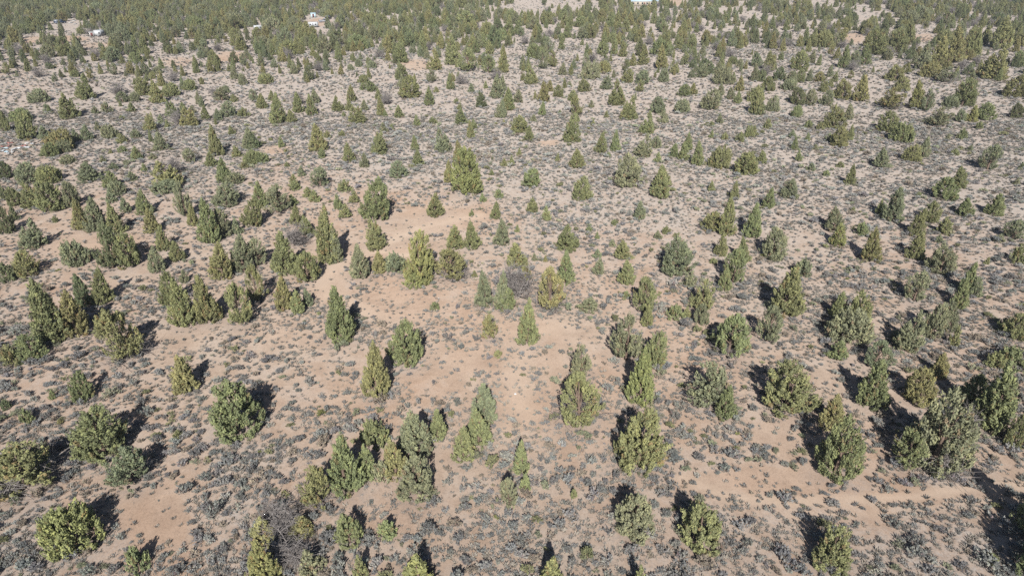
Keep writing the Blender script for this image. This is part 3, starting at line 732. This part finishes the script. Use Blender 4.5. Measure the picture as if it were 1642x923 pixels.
# ------------------------------------------------------------------ remaining junipers: small ones and the woodland behind
frng = np.random.RandomState(17)
have = np.array([(t['x'], t['y'], t['R']) for t in TREES])
far_pos = []
CAMP = [(160, 58, 7), (147, 58, 5), (97, 38, 8), (414, 49, 8), (500, 44, 12), (503, 28, 5), (525, 33, 9), (1026, 9, 5), (117, 37, 5), (121, 63, 4), (637, 107, 3)]  # open ground before these
cell = 4.3
for j in range(int(2 / cell), int(760 / cell)):
    yy = j * cell
    hw = 0.92 * yy + 45
    n = int(2 * hw / cell)
    xs = -hw + cell * (np.arange(n) + frng.rand(n)); ys = yy + cell * frng.rand(n)
    px, py, _ = project(xs, np.maximum(ys, 6), 0.0)
    inside = (px > -8) & (px < W + 8) & (py < H + 30)
    clump = vnoise(xs, ys, 16, 21) * 0.6 + vnoise(xs, ys, 38, 22) * 0.6
    left = np.clip((690 - px) / 90, 0, 1)
    d_left = np.where(py < 62, 0.68, np.where(py < 108, 0.56, np.where(py < 140, 0.28, 0.0))) * np.clip(0.45 + clump, 0.5, 1.5)
    d_right = np.where(py < 78, 0.62 * np.clip(clump * 1.9 - 0.40, 0.22, 1.5), 0.0)
    d_right = np.where((px > 820) & (px < 960) & (py < 22), 0.05, d_right)
    d_right = np.where((py >= 78) & (py < 135), 0.34 * np.clip(clump * 2 - 0.55, 0.08, 1.5), d_right)
    d_right = np.where((py >= 135) & (py < 190), 0.06, d_right); d_left = np.where((py >= 140) & (py < 200), 0.06, d_left)
    dens = left * d_left + (1 - left) * d_right
    dens = np.where(inside, dens, np.where(py < 10, 0.5, 0.16))
    for bx, by, rx, ry, k in BARE:
        if by < 140:
            dens = np.where(((px - bx) / rx) ** 2 + ((py - by + 1) / (ry + 2)) ** 2 < 1.1, 0, dens)
    ok = frng.rand(n) < dens
    for x, y, qx, qy in zip(xs[ok], ys[ok], px[ok], py[ok]):
        if any(abs(qx - a) < w + 6 and b - 3 < qy < b + 12 for a, b, w in CAMP): continue
        dd = np.hypot(have[:, 0] - x, have[:, 1] - y)
        if np.any(dd < have[:, 2] * 0.8 + 1.0): continue
        far_pos.append((x, y))
TREE_SRC = []; SRC_KEY = {}
for key in 'cbnrsmqp':
    for v, K in enumerate(KIND[key]):
        SRC_KEY[(key, v)] = len(TREE_SRC); TREE_SRC.append((joined("juniper_source", [K['crown'], K['trunk']]), K))
dead_i = len(TREE_SRC)
for d in DEAD: TREE_SRC.append((d, dict(R=1.6, H=2.1)))
key_of = {id(K): SRC_KEY[(k, v)] for k in KIND for v, K in enumerate(KIND[k])}
P = []; Rt = []; Sc = []; Ix = []; Ti = []
for t in REST:
    K = kind_of(t); i = key_of[id(K)] if K else dead_i; K = K or TREE_SRC[dead_i][1]
    P.append((t['x'], t['y'], t['z'])); Rt.append((0, 0, frng.rand() * 6.28)); Ix.append(i)
    s = t['R'] / K['R'] * 0.95; Sc.append((s, s, t['H'] / K['H'])); Ti.append(tint_of(t, frng) if K else (0.2, 0.2, 0.2))
for x, y in far_pos:
    r = frng.rand(); key = 'c' if r < 0.50 else 'b' if r < 0.66 else 'n' if r < 0.76 else 'm' if r < 0.84 else 's' if r < 0.94 else 'r'
    v = frng.randint(len(KIND[key])); K = KIND[key][v]
    Hh = 2.4 + 3.8 * frng.rand() ** 1.1
    if frng.rand() < 0.15: Hh *= 0.55
    if y < 245: Hh *= 0.72
    if y < 175: Hh *= 0.6
    s = Hh / K['H']; w = s * (0.66 + 0.34 * frng.rand())
    cc = frng.choice(list("ooggbbk")); i = SRC_KEY[(key, v)]
    if frng.rand() < 0.07: i = dead_i + frng.randint(2); w = 1.2; s = 1.5
    P.append((x, y, ground_z(x, y))); Rt.append((0, 0, frng.rand() * 6.28)); Ix.append(i); Sc.append((w, w, s))
    Ti.append(tint_of(dict(c=cc), frng))
scatter("juniper_woodland", P, Rt, Sc, Ix, Ti, [a for a, _ in TREE_SRC], "distant juniper woodland and the smallest scattered junipers")
print("woodland", len(far_pos), "rest", len(REST))

# ------------------------------------------------------------------ sagebrush
def sage_kind(seed, R, Hh, n, nleaf, flat=1.0):
    rng = np.random.RandomState(seed)
    th = rng.rand(n) * 6.283; rr = R * np.sqrt(rng.rand(n)) * (0.8 + 0.25 * np.sin(2 * th + rng.rand() * 6))
    z = Hh * (0.30 + 0.62 * np.sqrt(np.maximum(0, 1 - (rr / (R * 1.1)) ** 2)) * (0.7 + 0.4 * rng.rand(n)))
    cen = np.stack([rr * np.cos(th), rr * np.sin(th), z], 1)
    dirs = np.stack([np.cos(th) * rr / R * 0.9, np.sin(th) * rr / R * 0.9, np.full(n, 0.8)], 1) + rng.normal(size=(n, 3)) * 0.15
    sz = 0.13 * (0.7 + 0.6 * rng.rand(n))
    V, Q, lf = leaf_clumps(rng, cen, dirs, sz * 1.3, sz * 0.75, nleaf, 0.062, 0.030, np.clip(0.5 + 0.22 * rng.normal(size=n), 0, 1))
    V[:, 2] = np.maximum(V[:, 2], 0.01)
    tb = Tubes()
    for i in range(min(9, n)):
        c = cen[i]; tb.tube([(0, 0, -0.05), (c[0] * 0.45, c[1] * 0.45, c[2] * 0.4), tuple(c)], [0.022, 0.014, 0.006], 3, False)
    return joined("sagebrush", [mesh_from("foliage", V, Q, None, M_SAGE, lf), tb.mesh("stems", M_DEAD)])
SAGE = [sage_kind(200 + i, 0.5, 0.50 + 0.06 * (i % 3), 26 + 5 * (i % 3), 17) for i in range(6)]
SAGE += [sage_kind(220 + i, 0.5, 0.42, 15, 15) for i in range(3)]
srng = np.random.RandomState(29)
def throw(n, ymin, ymax):
    """points spread evenly over the part of the ground the photograph shows, with a margin"""
    yy = np.sqrt(ymin ** 2 + (ymax ** 2 - ymin ** 2) * srng.rand(n))
    xx = (srng.rand(n) * 2 - 1) * (0.80 * yy + 14)
    return xx, yy
SX, SY, SR = [], [], []
for (n, y0, y1, gain, big) in ((46000, 12, 75, 0.48, 1.0), (80000, 75, 150, 0.46, 0.92), (80000, 150, 280, 0.46, 0.95), (60000, 280, 560, 0.42, 1.15)):
    xx, yy = throw(n, y0, y1)
    c = cover_at(xx, yy)
    p = vnoise(xx, yy, 2.2, 31) * 0.55 + vnoise(xx, yy, 6.5, 32) * 0.5
    acc = srng.rand(n) < gain * np.clip(c * 1.35 * np.clip(p * 2.3 - 0.55, 0.02, 1.6), 0, 1) * (1 - wash_at(xx, yy))
    xx, yy, c = xx[acc], yy[acc], c[acc]
    r = (0.13 + 0.30 * srng.rand(len(xx)) ** 1.6 + 0.22 * (srng.rand(len(xx)) < 0.10)) * (0.75 + 0.55 * c) * big
    SX.append(xx); SY.append(yy); SR.append(r)
SX = np.concatenate(SX); SY = np.concatenate(SY); SR = np.concatenate(SR)
# keep the bushes apart
keep = np.ones(len(SX), bool); grid = {}
order = np.argsort(-SR)
for i in order:
    gx, gy = int(SX[i] // 1.5), int(SY[i] // 1.5); hit = False
    for a in (-1, 0, 1):
        for b in (-1, 0, 1):
            for j in grid.get((gx + a, gy + b), ()):
                if (SX[i] - SX[j]) ** 2 + (SY[i] - SY[j]) ** 2 < (0.75 * (SR[i] + SR[j])) ** 2: hit = True; break
            if hit: break
        if hit: break
    if hit: keep[i] = False
    else: grid.setdefault((gx, gy), []).append(i)
SX, SY, SR = SX[keep], SY[keep], SR[keep]
# none inside a crown's stem
tx = np.array([(t['x'], t['y'], t['R'] * 0.5) for t in TREES if t['y'] < 260])
near = np.zeros(len(SX), bool)
for x, y, r in tx: near |= (SX - x) ** 2 + (SY - y) ** 2 < r * r
SX, SY, SR = SX[~near], SY[~near], SR[~near]
n = len(SX)
SZ = relief(SX, SY) - 0.03
px, py, dep = project(SX, SY, SZ)
app = SR / dep * ((px > 6) & (px < W - 6) & (py > 0) & (py < H - 8))
s_idx = srng.randint(0, len(SAGE), n)
base = np.array([0.176, 0.179, 0.176])
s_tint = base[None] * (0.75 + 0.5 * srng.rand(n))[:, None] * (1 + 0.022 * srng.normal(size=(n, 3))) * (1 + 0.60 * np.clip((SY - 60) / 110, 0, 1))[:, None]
warm = srng.rand(n) < 0.05
s_tint[warm] = np.array([0.16, 0.165, 0.09])[None] * (0.8 + 0.4 * srng.rand(warm.sum()))[:, None]
kindr = srng.rand(n)
dry = kindr < 0.12; s_tint[dry] = np.array([0.215, 0.185, 0.150])[None] * (0.75 + 0.5 * srng.rand(dry.sum()))[:, None]
pale = (kindr > 0.12) & (kindr < 0.26); s_tint[pale] *= np.array([1.30, 1.30, 1.24])
olive = (kindr > 0.26) & (kindr < 0.34); s_tint[olive] *= np.array([1.02, 1.06, 0.74])
s_tint = np.clip(s_tint, 0.03, 0.4)
s_rot = srng.rand(n) * 6.283
s_scl = np.stack([SR * 2 * (0.9 + 0.35 * srng.rand(n)), SR * 2 * (0.85 + 0.3 * srng.rand(n)), (SR * 2) * (0.75 + 0.35 * srng.rand(n))], 1)
top = np.argsort(-app)[:300]
print("sagebrush", n)
ANCH = [t for t in SINGLE if 'short' in t]
sb = {}
for i in top:
    best = min(ANCH, key=lambda t: (t['px'] - px[i]) ** 2 + (t['y1'] - py[i]) ** 2)
    dx, dy = px[i] - best['px'], py[i] - (best['y0'] + best['y1']) / 2
    rel = ("right of" if dx > 0 else "left of") if abs(dx) > abs(dy) else ("below" if dy > 0 else "above")
    sb.setdefault((best['short'], rel), []).append((dx * dx + dy * dy, i))
slabel = {}
for (short, rel), ls in sb.items():
    ls.sort()
    for k, (_, i) in enumerate(ls):
        slabel[i] = "grey sagebrush %s %s" % (rel, short) if len(ls) == 1 else "grey sagebrush %s %s, %s nearest to it" % (
            rel, short, ORD[min(k + 1, 40)])
for i in top:
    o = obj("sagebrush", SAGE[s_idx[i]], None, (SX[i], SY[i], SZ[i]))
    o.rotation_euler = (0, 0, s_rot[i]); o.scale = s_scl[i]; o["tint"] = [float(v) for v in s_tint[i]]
    tag(o, slabel[i], "shrub", "sagebrush clumps in the foreground")
mask = np.ones(n, bool); mask[top] = False
z0 = np.zeros(mask.sum())
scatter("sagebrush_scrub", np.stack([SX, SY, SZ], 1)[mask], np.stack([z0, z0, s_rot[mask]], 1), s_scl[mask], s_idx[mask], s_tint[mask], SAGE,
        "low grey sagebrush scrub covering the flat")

# ------------------------------------------------------------------ dry bunchgrass and twig litter
def tuft(seed, nb, R, Hh):
    rng = np.random.RandomState(seed); V = []; Q = []
    for k in range(nb):
        th = rng.rand() * 6.283; r = R * rng.rand() ** 0.6; b = np.array([r * 0.5 * math.cos(th), r * 0.5 * math.sin(th), 0])
        e = np.array([r * 1.3 * math.cos(th), r * 1.3 * math.sin(th), Hh * (0.4 + 0.6 * rng.rand())]); s = np.array([-math.sin(th), math.cos(th), 0]) * 0.022
        m = (b + e) / 2 + np.array([0, 0, 0.03]); o = len(V)
        V += [b - s, b + s, m + s, m - s, e + s * 0.3, e - s * 0.3]; Q += [(o, o + 1, o + 2, o + 3), (o + 3, o + 2, o + 4, o + 5)]
    return mesh_from("tuft", V, Q, None, M_GRASS, rng.rand(len(V)))
TUFT = [tuft(300 + i, 16, 0.16, 0.16) for i in range(4)]
GXs, GYs = [], []
for (n, y0, y1, gain) in ((90000, 12, 75, 0.6), (110000, 75, 160, 0.6), (80000, 160, 320, 0.6)):
    xx, yy = throw(n, y0, y1); c = cover_at(xx, yy)
    p = vnoise(xx, yy, 1.6, 41) * 0.5 + vnoise(xx, yy, 5.0, 32) * 0.6
    acc = srng.rand(n) < gain * np.clip((c + 0.12) * np.clip(p * 2.2 - 0.5, 0.03, 1.5), 0, 1) * (1 - wash_at(xx, yy))
    GXs.append(xx[acc]); GYs.append(yy[acc])
GXs = np.concatenate(GXs); GYs = np.concatenate(GYs); n = len(GXs)
gz = relief(GXs, GYs) - 0.02; z0 = np.zeros(n)
sc = (0.7 + 0.9 * srng.rand(n))[:, None] * np.ones((1, 3)); sc *= np.clip(GYs / 90, 1, 2.2)[:, None]
gt = np.where(srng.rand(n)[:, None] < 0.5, np.array([[0.24, 0.215, 0.185]]), np.array([[0.17, 0.165, 0.155]])) * (0.75 + 0.5 * srng.rand(n))[:, None]
scatter("dry_bunchgrass", np.stack([GXs, GYs, gz], 1), np.stack([z0, z0, srng.rand(n) * 6.283], 1), sc, srng.randint(0, 4, n), gt, TUFT,
        "dry bunchgrass tufts and plant litter between the shrubs")
print("grass", n)

# ------------------------------------------------------------------ camp, vehicles and buildings among the far junipers
def root_at(name, px, py, turn, label, cat, group=None):
    x, y = ground_at(px, py)
    r = bpy.data.objects.new(name, None); COL.objects.link(r); r.empty_display_size = 0.5
    r.location = (x, y, ground_z(x, y)); r.rotation_euler = (0, 0, math.radians(turn))
    return tag(r, label, cat, group)
def part(name, mat, parent, *boxes):
    tb = Tubes()
    for b in boxes: tb.box(*b)
    return obj(name, tb.mesh(name, mat), parent)
def wheels(root, xs, ys, r=0.36, w=0.24):
    for x in xs:
        for y in ys:
            tb = Tubes(); tb.tube([(x, y - w / 2, r), (x, y + w / 2, r)], [r, r], 14)
            wh = obj("wheel", tb.mesh("wheel", M_TYRE), root)
            tb = Tubes(); tb.tube([(x, y - w / 2 - 0.01, r), (x, y + w / 2 + 0.01, r)], [r * 0.6, r * 0.6], 10)
            obj("rim", tb.mesh("rim", M_RIM), wh)
def pickup(px, py, turn, mat, label, shell=None):
    r = root_at("pickup_truck", px, py, turn, label, "truck")
    part("body", mat, r, (-2.6, 2.6, -0.92, 0.92, 0.45, 0.98, 0.04, 0.03), (-2.55, -0.55, -0.92, -0.84, 0.98, 1.22), (-2.55, -0.55, 0.84, 0.92, 0.98, 1.22), (-2.6, -2.5, -0.9, 0.9, 0.98, 1.22))
    part("cab", mat, r, (-0.55, 1.35, -0.86, 0.86, 0.98, 1.78, 0.35, 0.12))
    for q, b in enumerate(((-0.30, 1.10, -0.85, -0.80, 1.12, 1.60, 0.16, 0), (-0.30, 1.10, 0.80, 0.85, 1.12, 1.60, 0.16, 0))): part("side_window", M_GLASS, r, b)
    tb = Tubes(); tb.hexa([(1.30, -0.74, 1.03), (1.36, -0.74, 1.03), (1.36, 0.74, 1.03), (1.30, 0.74, 1.03), (1.03, -0.68, 1.68), (1.09, -0.68, 1.68), (1.09, 0.68, 1.68), (1.03, 0.68, 1.68)])
    obj("windscreen", tb.mesh("windscreen", M_GLASS), r)
    tb = Tubes(); tb.hexa([(-0.56, -0.74, 1.08), (-0.50, -0.74, 1.08), (-0.50, 0.74, 1.08), (-0.56, 0.74, 1.08), (-0.32, -0.66, 1.68), (-0.26, -0.66, 1.68), (-0.26, 0.66, 1.68), (-0.32, 0.66, 1.68)])
    obj("rear_window", tb.mesh("rear_window", M_GLASS), r)
    part("bumper", M_RIM, r, (2.6, 2.7, -0.85, 0.85, 0.45, 0.62), (-2.7, -2.6, -0.85, 0.85, 0.45, 0.62))
    if shell: part("camper_shell", shell, r, (-2.55, -0.58, -0.88, 0.88, 1.23, 1.85, 0.05, 0.08))
    wheels(r, (-1.6, 1.7), (-0.82, 0.82)); return r
def trailer(px, py, turn, L, Wd, Hh, mat, label, roof=None):
    r = root_at("camping_trailer", px, py, turn, label, "trailer")
    part("body", mat, r, (-L / 2, L / 2, -Wd / 2, Wd / 2, 0.45, Hh, 0.06, 0.04))
    part("roof", roof or mat, r, (-L / 2 + 0.02, L / 2 - 0.02, -Wd / 2 + 0.02, Wd / 2 - 0.02, Hh + 0.003, Hh + 0.10, 0.15, 0.15))
    for x in (-L * 0.28, L * 0.28):
        for s in (-1, 1): part("window", M_GLASS, r, (x - 0.35, x + 0.35, s * Wd / 2 - 0.05, s * Wd / 2 + 0.012, 1.15, 1.65) if s > 0 else (x - 0.35, x + 0.35, -Wd / 2 - 0.012, -Wd / 2 + 0.05, 1.15, 1.65))
    d = part("door", M_GREYPAINT, r, (-0.32, 0.32, -Wd / 2 - 0.015, -Wd / 2 + 0.05, 0.5, Hh - 0.25)); part("handle", M_BLACK, d, (0.2, 0.27, -Wd / 2 - 0.05, -Wd / 2 - 0.018, 1.0, 1.1))
    part("hitch", M_BLACK, r, (L / 2 - 0.1, L / 2 + 0.9, -0.06, 0.06, 0.40, 0.52)); wheels(r, (0.0,), (-Wd / 2 + 0.1, Wd / 2 - 0.1), 0.33, 0.2); return r
def shed(name, px, py, turn, L, Wd, Hh, wall, roofm, label, cat):
    r = root_at(name, px, py, turn, label, cat)
    part("wall", wall, r, (-L / 2, L / 2, -Wd / 2, Wd / 2, -0.1, Hh))
    tb = Tubes(); o = 0.18; rise = Wd * 0.22
    tb.hexa([(-L / 2 - o, -Wd / 2 - o, Hh - 0.02), (L / 2 + o, -Wd / 2 - o, Hh - 0.02), (L / 2 + o, 0, Hh + rise - 0.05), (-L / 2 - o, 0, Hh + rise - 0.05),
             (-L / 2 - o, -Wd / 2 - o, Hh + 0.06), (L / 2 + o, -Wd / 2 - o, Hh + 0.06), (L / 2 + o, 0, Hh + rise + 0.03), (-L / 2 - o, 0, Hh + rise + 0.03)])
    tb.hexa([(-L / 2 - o, 0.002, Hh + rise - 0.05), (L / 2 + o, 0.002, Hh + rise - 0.05), (L / 2 + o, Wd / 2 + o, Hh - 0.02), (-L / 2 - o, Wd / 2 + o, Hh - 0.02),
             (-L / 2 - o, 0.002, Hh + rise + 0.03), (L / 2 + o, 0.002, Hh + rise + 0.03), (L / 2 + o, Wd / 2 + o, Hh + 0.06), (-L / 2 - o, Wd / 2 + o, Hh + 0.06)])
    obj("roof", tb.mesh("roof", roofm), r)
    d = part("door", M_REDBROWN if wall is not M_REDBROWN else M_BLACK, r, (-0.45, 0.45, -Wd / 2 - 0.02, -Wd / 2 + 0.05, 0, min(2.0, Hh - 0.15)))
    part("handle", M_RIM, d, (0.3, 0.38, -Wd / 2 - 0.06, -Wd / 2 - 0.022, 0.95, 1.05))
    if L > 6:
        for x in np.arange(-L / 2 + 1.6, L / 2 - 1, 2.8):
            if abs(x) > 0.9:
                w = part("window", M_GLASS, r, (x - 0.5, x + 0.5, -Wd / 2 - 0.012, -Wd / 2 + 0.05, 1.0, 2.0)); part("frame", M_WHITE, w, (x - 0.58, x + 0.58, -Wd / 2 - 0.03, -Wd / 2 - 0.014, 0.9, 0.99), (x - 0.58, x + 0.58, -Wd / 2 - 0.03, -Wd / 2 - 0.014, 2.01, 2.1))
    return r
trailer(160, 58, 70, 3.6, 2.3, 2.3, M_WHITE, "bright white box trailer among junipers at far upper left")
shed("storage_shed", 148, 58, 20, 1.6, 1.3, 1.5, M_WHITE_OLD, M_WHITE_OLD, "small whitish shed just left of the bright white box trailer", "shed")
pickup(97, 38, 60, M_NAVY, "dark blue pickup with a pale shell among the far upper left junipers", M_GREYPAINT)
trailer(414, 49, 25, 3.4, 2.1, 2.0, M_WHITE, "white camping trailer in the trees left of the camp clearing")
trailer(503, 44, 4, 4.2, 2.2, 2.2, M_WHITE, "long white trailer at the camp clearing beside a red-brown shed")
shed("board_shed", 491, 44, 10, 1.5, 1.5, 2.2, M_REDBROWN, M_REDBROWN, "narrow red-brown board shed at the left end of the long white trailer", "shed")
shed("storage_shed", 503, 28, 8, 2.4, 2.2, 1.9, M_PALEBLUE, M_PALEBLUE, "pale blue-white shed behind the long white trailer", "shed")
pickup(527, 31, 86, M_BLACK, "black pickup truck parked at the back of the camp clearing", M_GREYPAINT)
pickup(520, 36, 20, M_GREYPAINT, "grey pickup truck parked in front of the black one")
shed("metal_building", 1031, 9, 4, 17.0, 7.5, 2.6, M_TAN, M_ROOFBLUE, "long building with a pale blue metal roof behind junipers at the top edge", "building")

def sheet_piece(name, px, py, sx, sy, mat, label, cat, group, seed):
    """a bent, crumpled sheet lying on the ground"""
    rng = np.random.RandomState(seed); n = 4; V = []; Q = []
    for top in (0, 1):
        rng2 = np.random.RandomState(seed)
        for i in range(n):
            for j in range(n):
                V.append(((i / (n - 1) - 0.5) * sx + rng2.normal() * 0.04, (j / (n - 1) - 0.5) * sy + rng2.normal() * 0.04, 0.06 + abs(rng2.normal()) * 0.14 + 0.03 * top))
    for i in range(n - 1):
        for j in range(n - 1):
            a = i * n + j; f = (a, a + n, a + n + 1, a + 1)
            Q.append(f[::-1]); Q.append(tuple(v + n * n for v in f))
    ring = [i * n for i in range(n)] + [(n - 1) * n + j for j in range(1, n)] + [i * n + n - 1 for i in range(n - 2, -1, -1)] + [j for j in range(n - 2, 0, -1)]
    for a, b in zip(ring, ring[1:] + ring[:1]): Q.append((a, b, b + n * n, a + n * n))
    x, y = ground_at(px, py)
    o = obj(name, mesh_from(name, V, Q, None, mat), None, (x, y, ground_z(x, y) + 0.03)); o.rotation_euler = (0, 0, rng.rand() * 6.28)
    return tag(o, label, cat, group)
GL = "scraps of the litter patch at the left edge"
SCRAPS = [
    (3, 243, .9, .7, M_WHITE, "white"), (9, 239, .8, .6, M_PALEBLUE, "pale blue"), (10.5, 244, .6, .5, M_PALEBLUE, "pale blue"), (6, 232, .9, .5, M_WHITE_OLD, "white"), (17, 230, .9, .5, M_RED, "red"),
    (15, 235, .7, .5, M_RED, "red"), (24, 240, 1.0, .6, M_WHITE, "white"), (30, 233, 1.0, .6, M_WHITE_OLD, "white"), (33, 238, .9, .4, M_WHITE, "white"), (38, 235, .7, .4, M_RED, "red"),
    (45, 237, 1.3, .3, M_WHITE, "white"), (52, 231, .6, .4, M_WHITE, "white"), (20, 245, .8, .4, M_WHITE_OLD, "white"), (13, 247, .7, .35, M_WHITE, "white"), (43, 231, .6, .4, M_WHITE_OLD, "white"), (4, 236, .5, .5, M_RED, "red")]
SCRAPS.sort(); cnt = {}
for k, (x, y, a, b, m, nm) in enumerate(SCRAPS):
    cnt[nm] = cnt.get(nm, 0) + 1
    sheet_piece("scrap_sheet", x, y, a * 1.25, b * 1.25, m, "crumpled %s scrap sheet, %s %s one from left in the left-edge litter patch" % (nm, ORD[cnt[nm]], nm), "scrap", GL, 500 + k)
for k, (x, y) in enumerate([(66, 225), (68, 229), (70, 227), (73, 225.5)]):
    sheet_piece("scrap_board", x, y, .8, .35, M_YELLOW, "bleached yellow board right of the litter patch, %s from left" % ORD[k + 1], "scrap", "bleached boards by the litter patch", 540 + k)
for k, (x, y, a) in enumerate([(113, 37, 1.6), (116, 31, 1.3), (118, 34, 1.4), (121, 39, 1.2)]):
    sheet_piece("scrap_sheet", x, y, a * 1.6, a, M_WHITE_OLD, "whitish scrap sheet right of the dark blue pickup, %s from left" % ORD[k + 1], "scrap", "scrap by the blue pickup", 560 + k)
sheet_piece("scrap_sheet", 121, 63.5, 1.6, 1.0, M_WHITE, "white scrap panel on the bare patch left of the white box trailer", "scrap", None, 571)
sheet_piece("scrap_sheet", 637, 107, 1.0, 1.4, M_WHITE, "small white panel under the trees left of the pale clearing", "scrap", None, 572)
sheet_piece("scrap_sheet", 23.5, 47, 1.4, 0.9, M_WHITE, "small white panel under the trees near the upper left corner", "scrap", None, 573)

def rock(px, py, r, label, seed):
    import bmesh
    bm = bmesh.new(); bmesh.ops.create_icosphere(bm, subdivisions=2, radius=1.0)
    for v in bm.verts:
        k = 0.8 + 0.45 * mnoise.noise(v.co * 1.4 + Vector((seed, 0, 0))); v.co = Vector((v.co.x * 1.2, v.co.y, v.co.z * 0.65)) * k * r
    me = bpy.data.meshes.new("pale_rock"); bm.to_mesh(me); bm.free(); me.materials.append(M_STONE)
    x, y = ground_at(px, py); tag(obj("pale_rock", me, None, (x, y, ground_z(x, y) + r * 0.25)), label, "rock", "pale rocks on the sand")
rock(826, 631, 0.11, "white rock on the bright sand at the centre", 1)
rock(248, 482, 0.15, "white rock on sand left of the paired olive junipers at left", 2)
rock(1160, 375, 0.16, "white rock under the broad olive juniper in the right upper middle", 3)
rock(570, 483, 0.13, "pale rock right of the tall lone juniper left of centre", 4)
rock(703, 478, 0.12, "small pale rock below the yellow-olive juniper by the wash", 5)
rock(728, 479, 0.09, "smallest pale rock right of another below the yellow-olive juniper", 6)

# ------------------------------------------------------------------ the air
hm = bpy.data.materials.new("haze"); hm.use_nodes = True
hn = hm.node_tree; hn.nodes.remove(hn.nodes["Principled BSDF"])
pv = hn.nodes.new("ShaderNodeVolumePrincipled")
pv.inputs["Color"].default_value = (0.93, 0.95, 1.0, 1); pv.inputs["Density"].default_value = 0.00021; pv.inputs["Anisotropy"].default_value = 0.2
hn.links.new(pv.outputs[0], hn.nodes["Material Output"].inputs["Volume"])
tb = Tubes(); tb.box(-5700, 5700, -125, 4600, -3.0, 44.0)
haze = obj("haze", tb.mesh("haze", hm)); tag(haze, "thin pale haze in the air", None, None, "stuff")
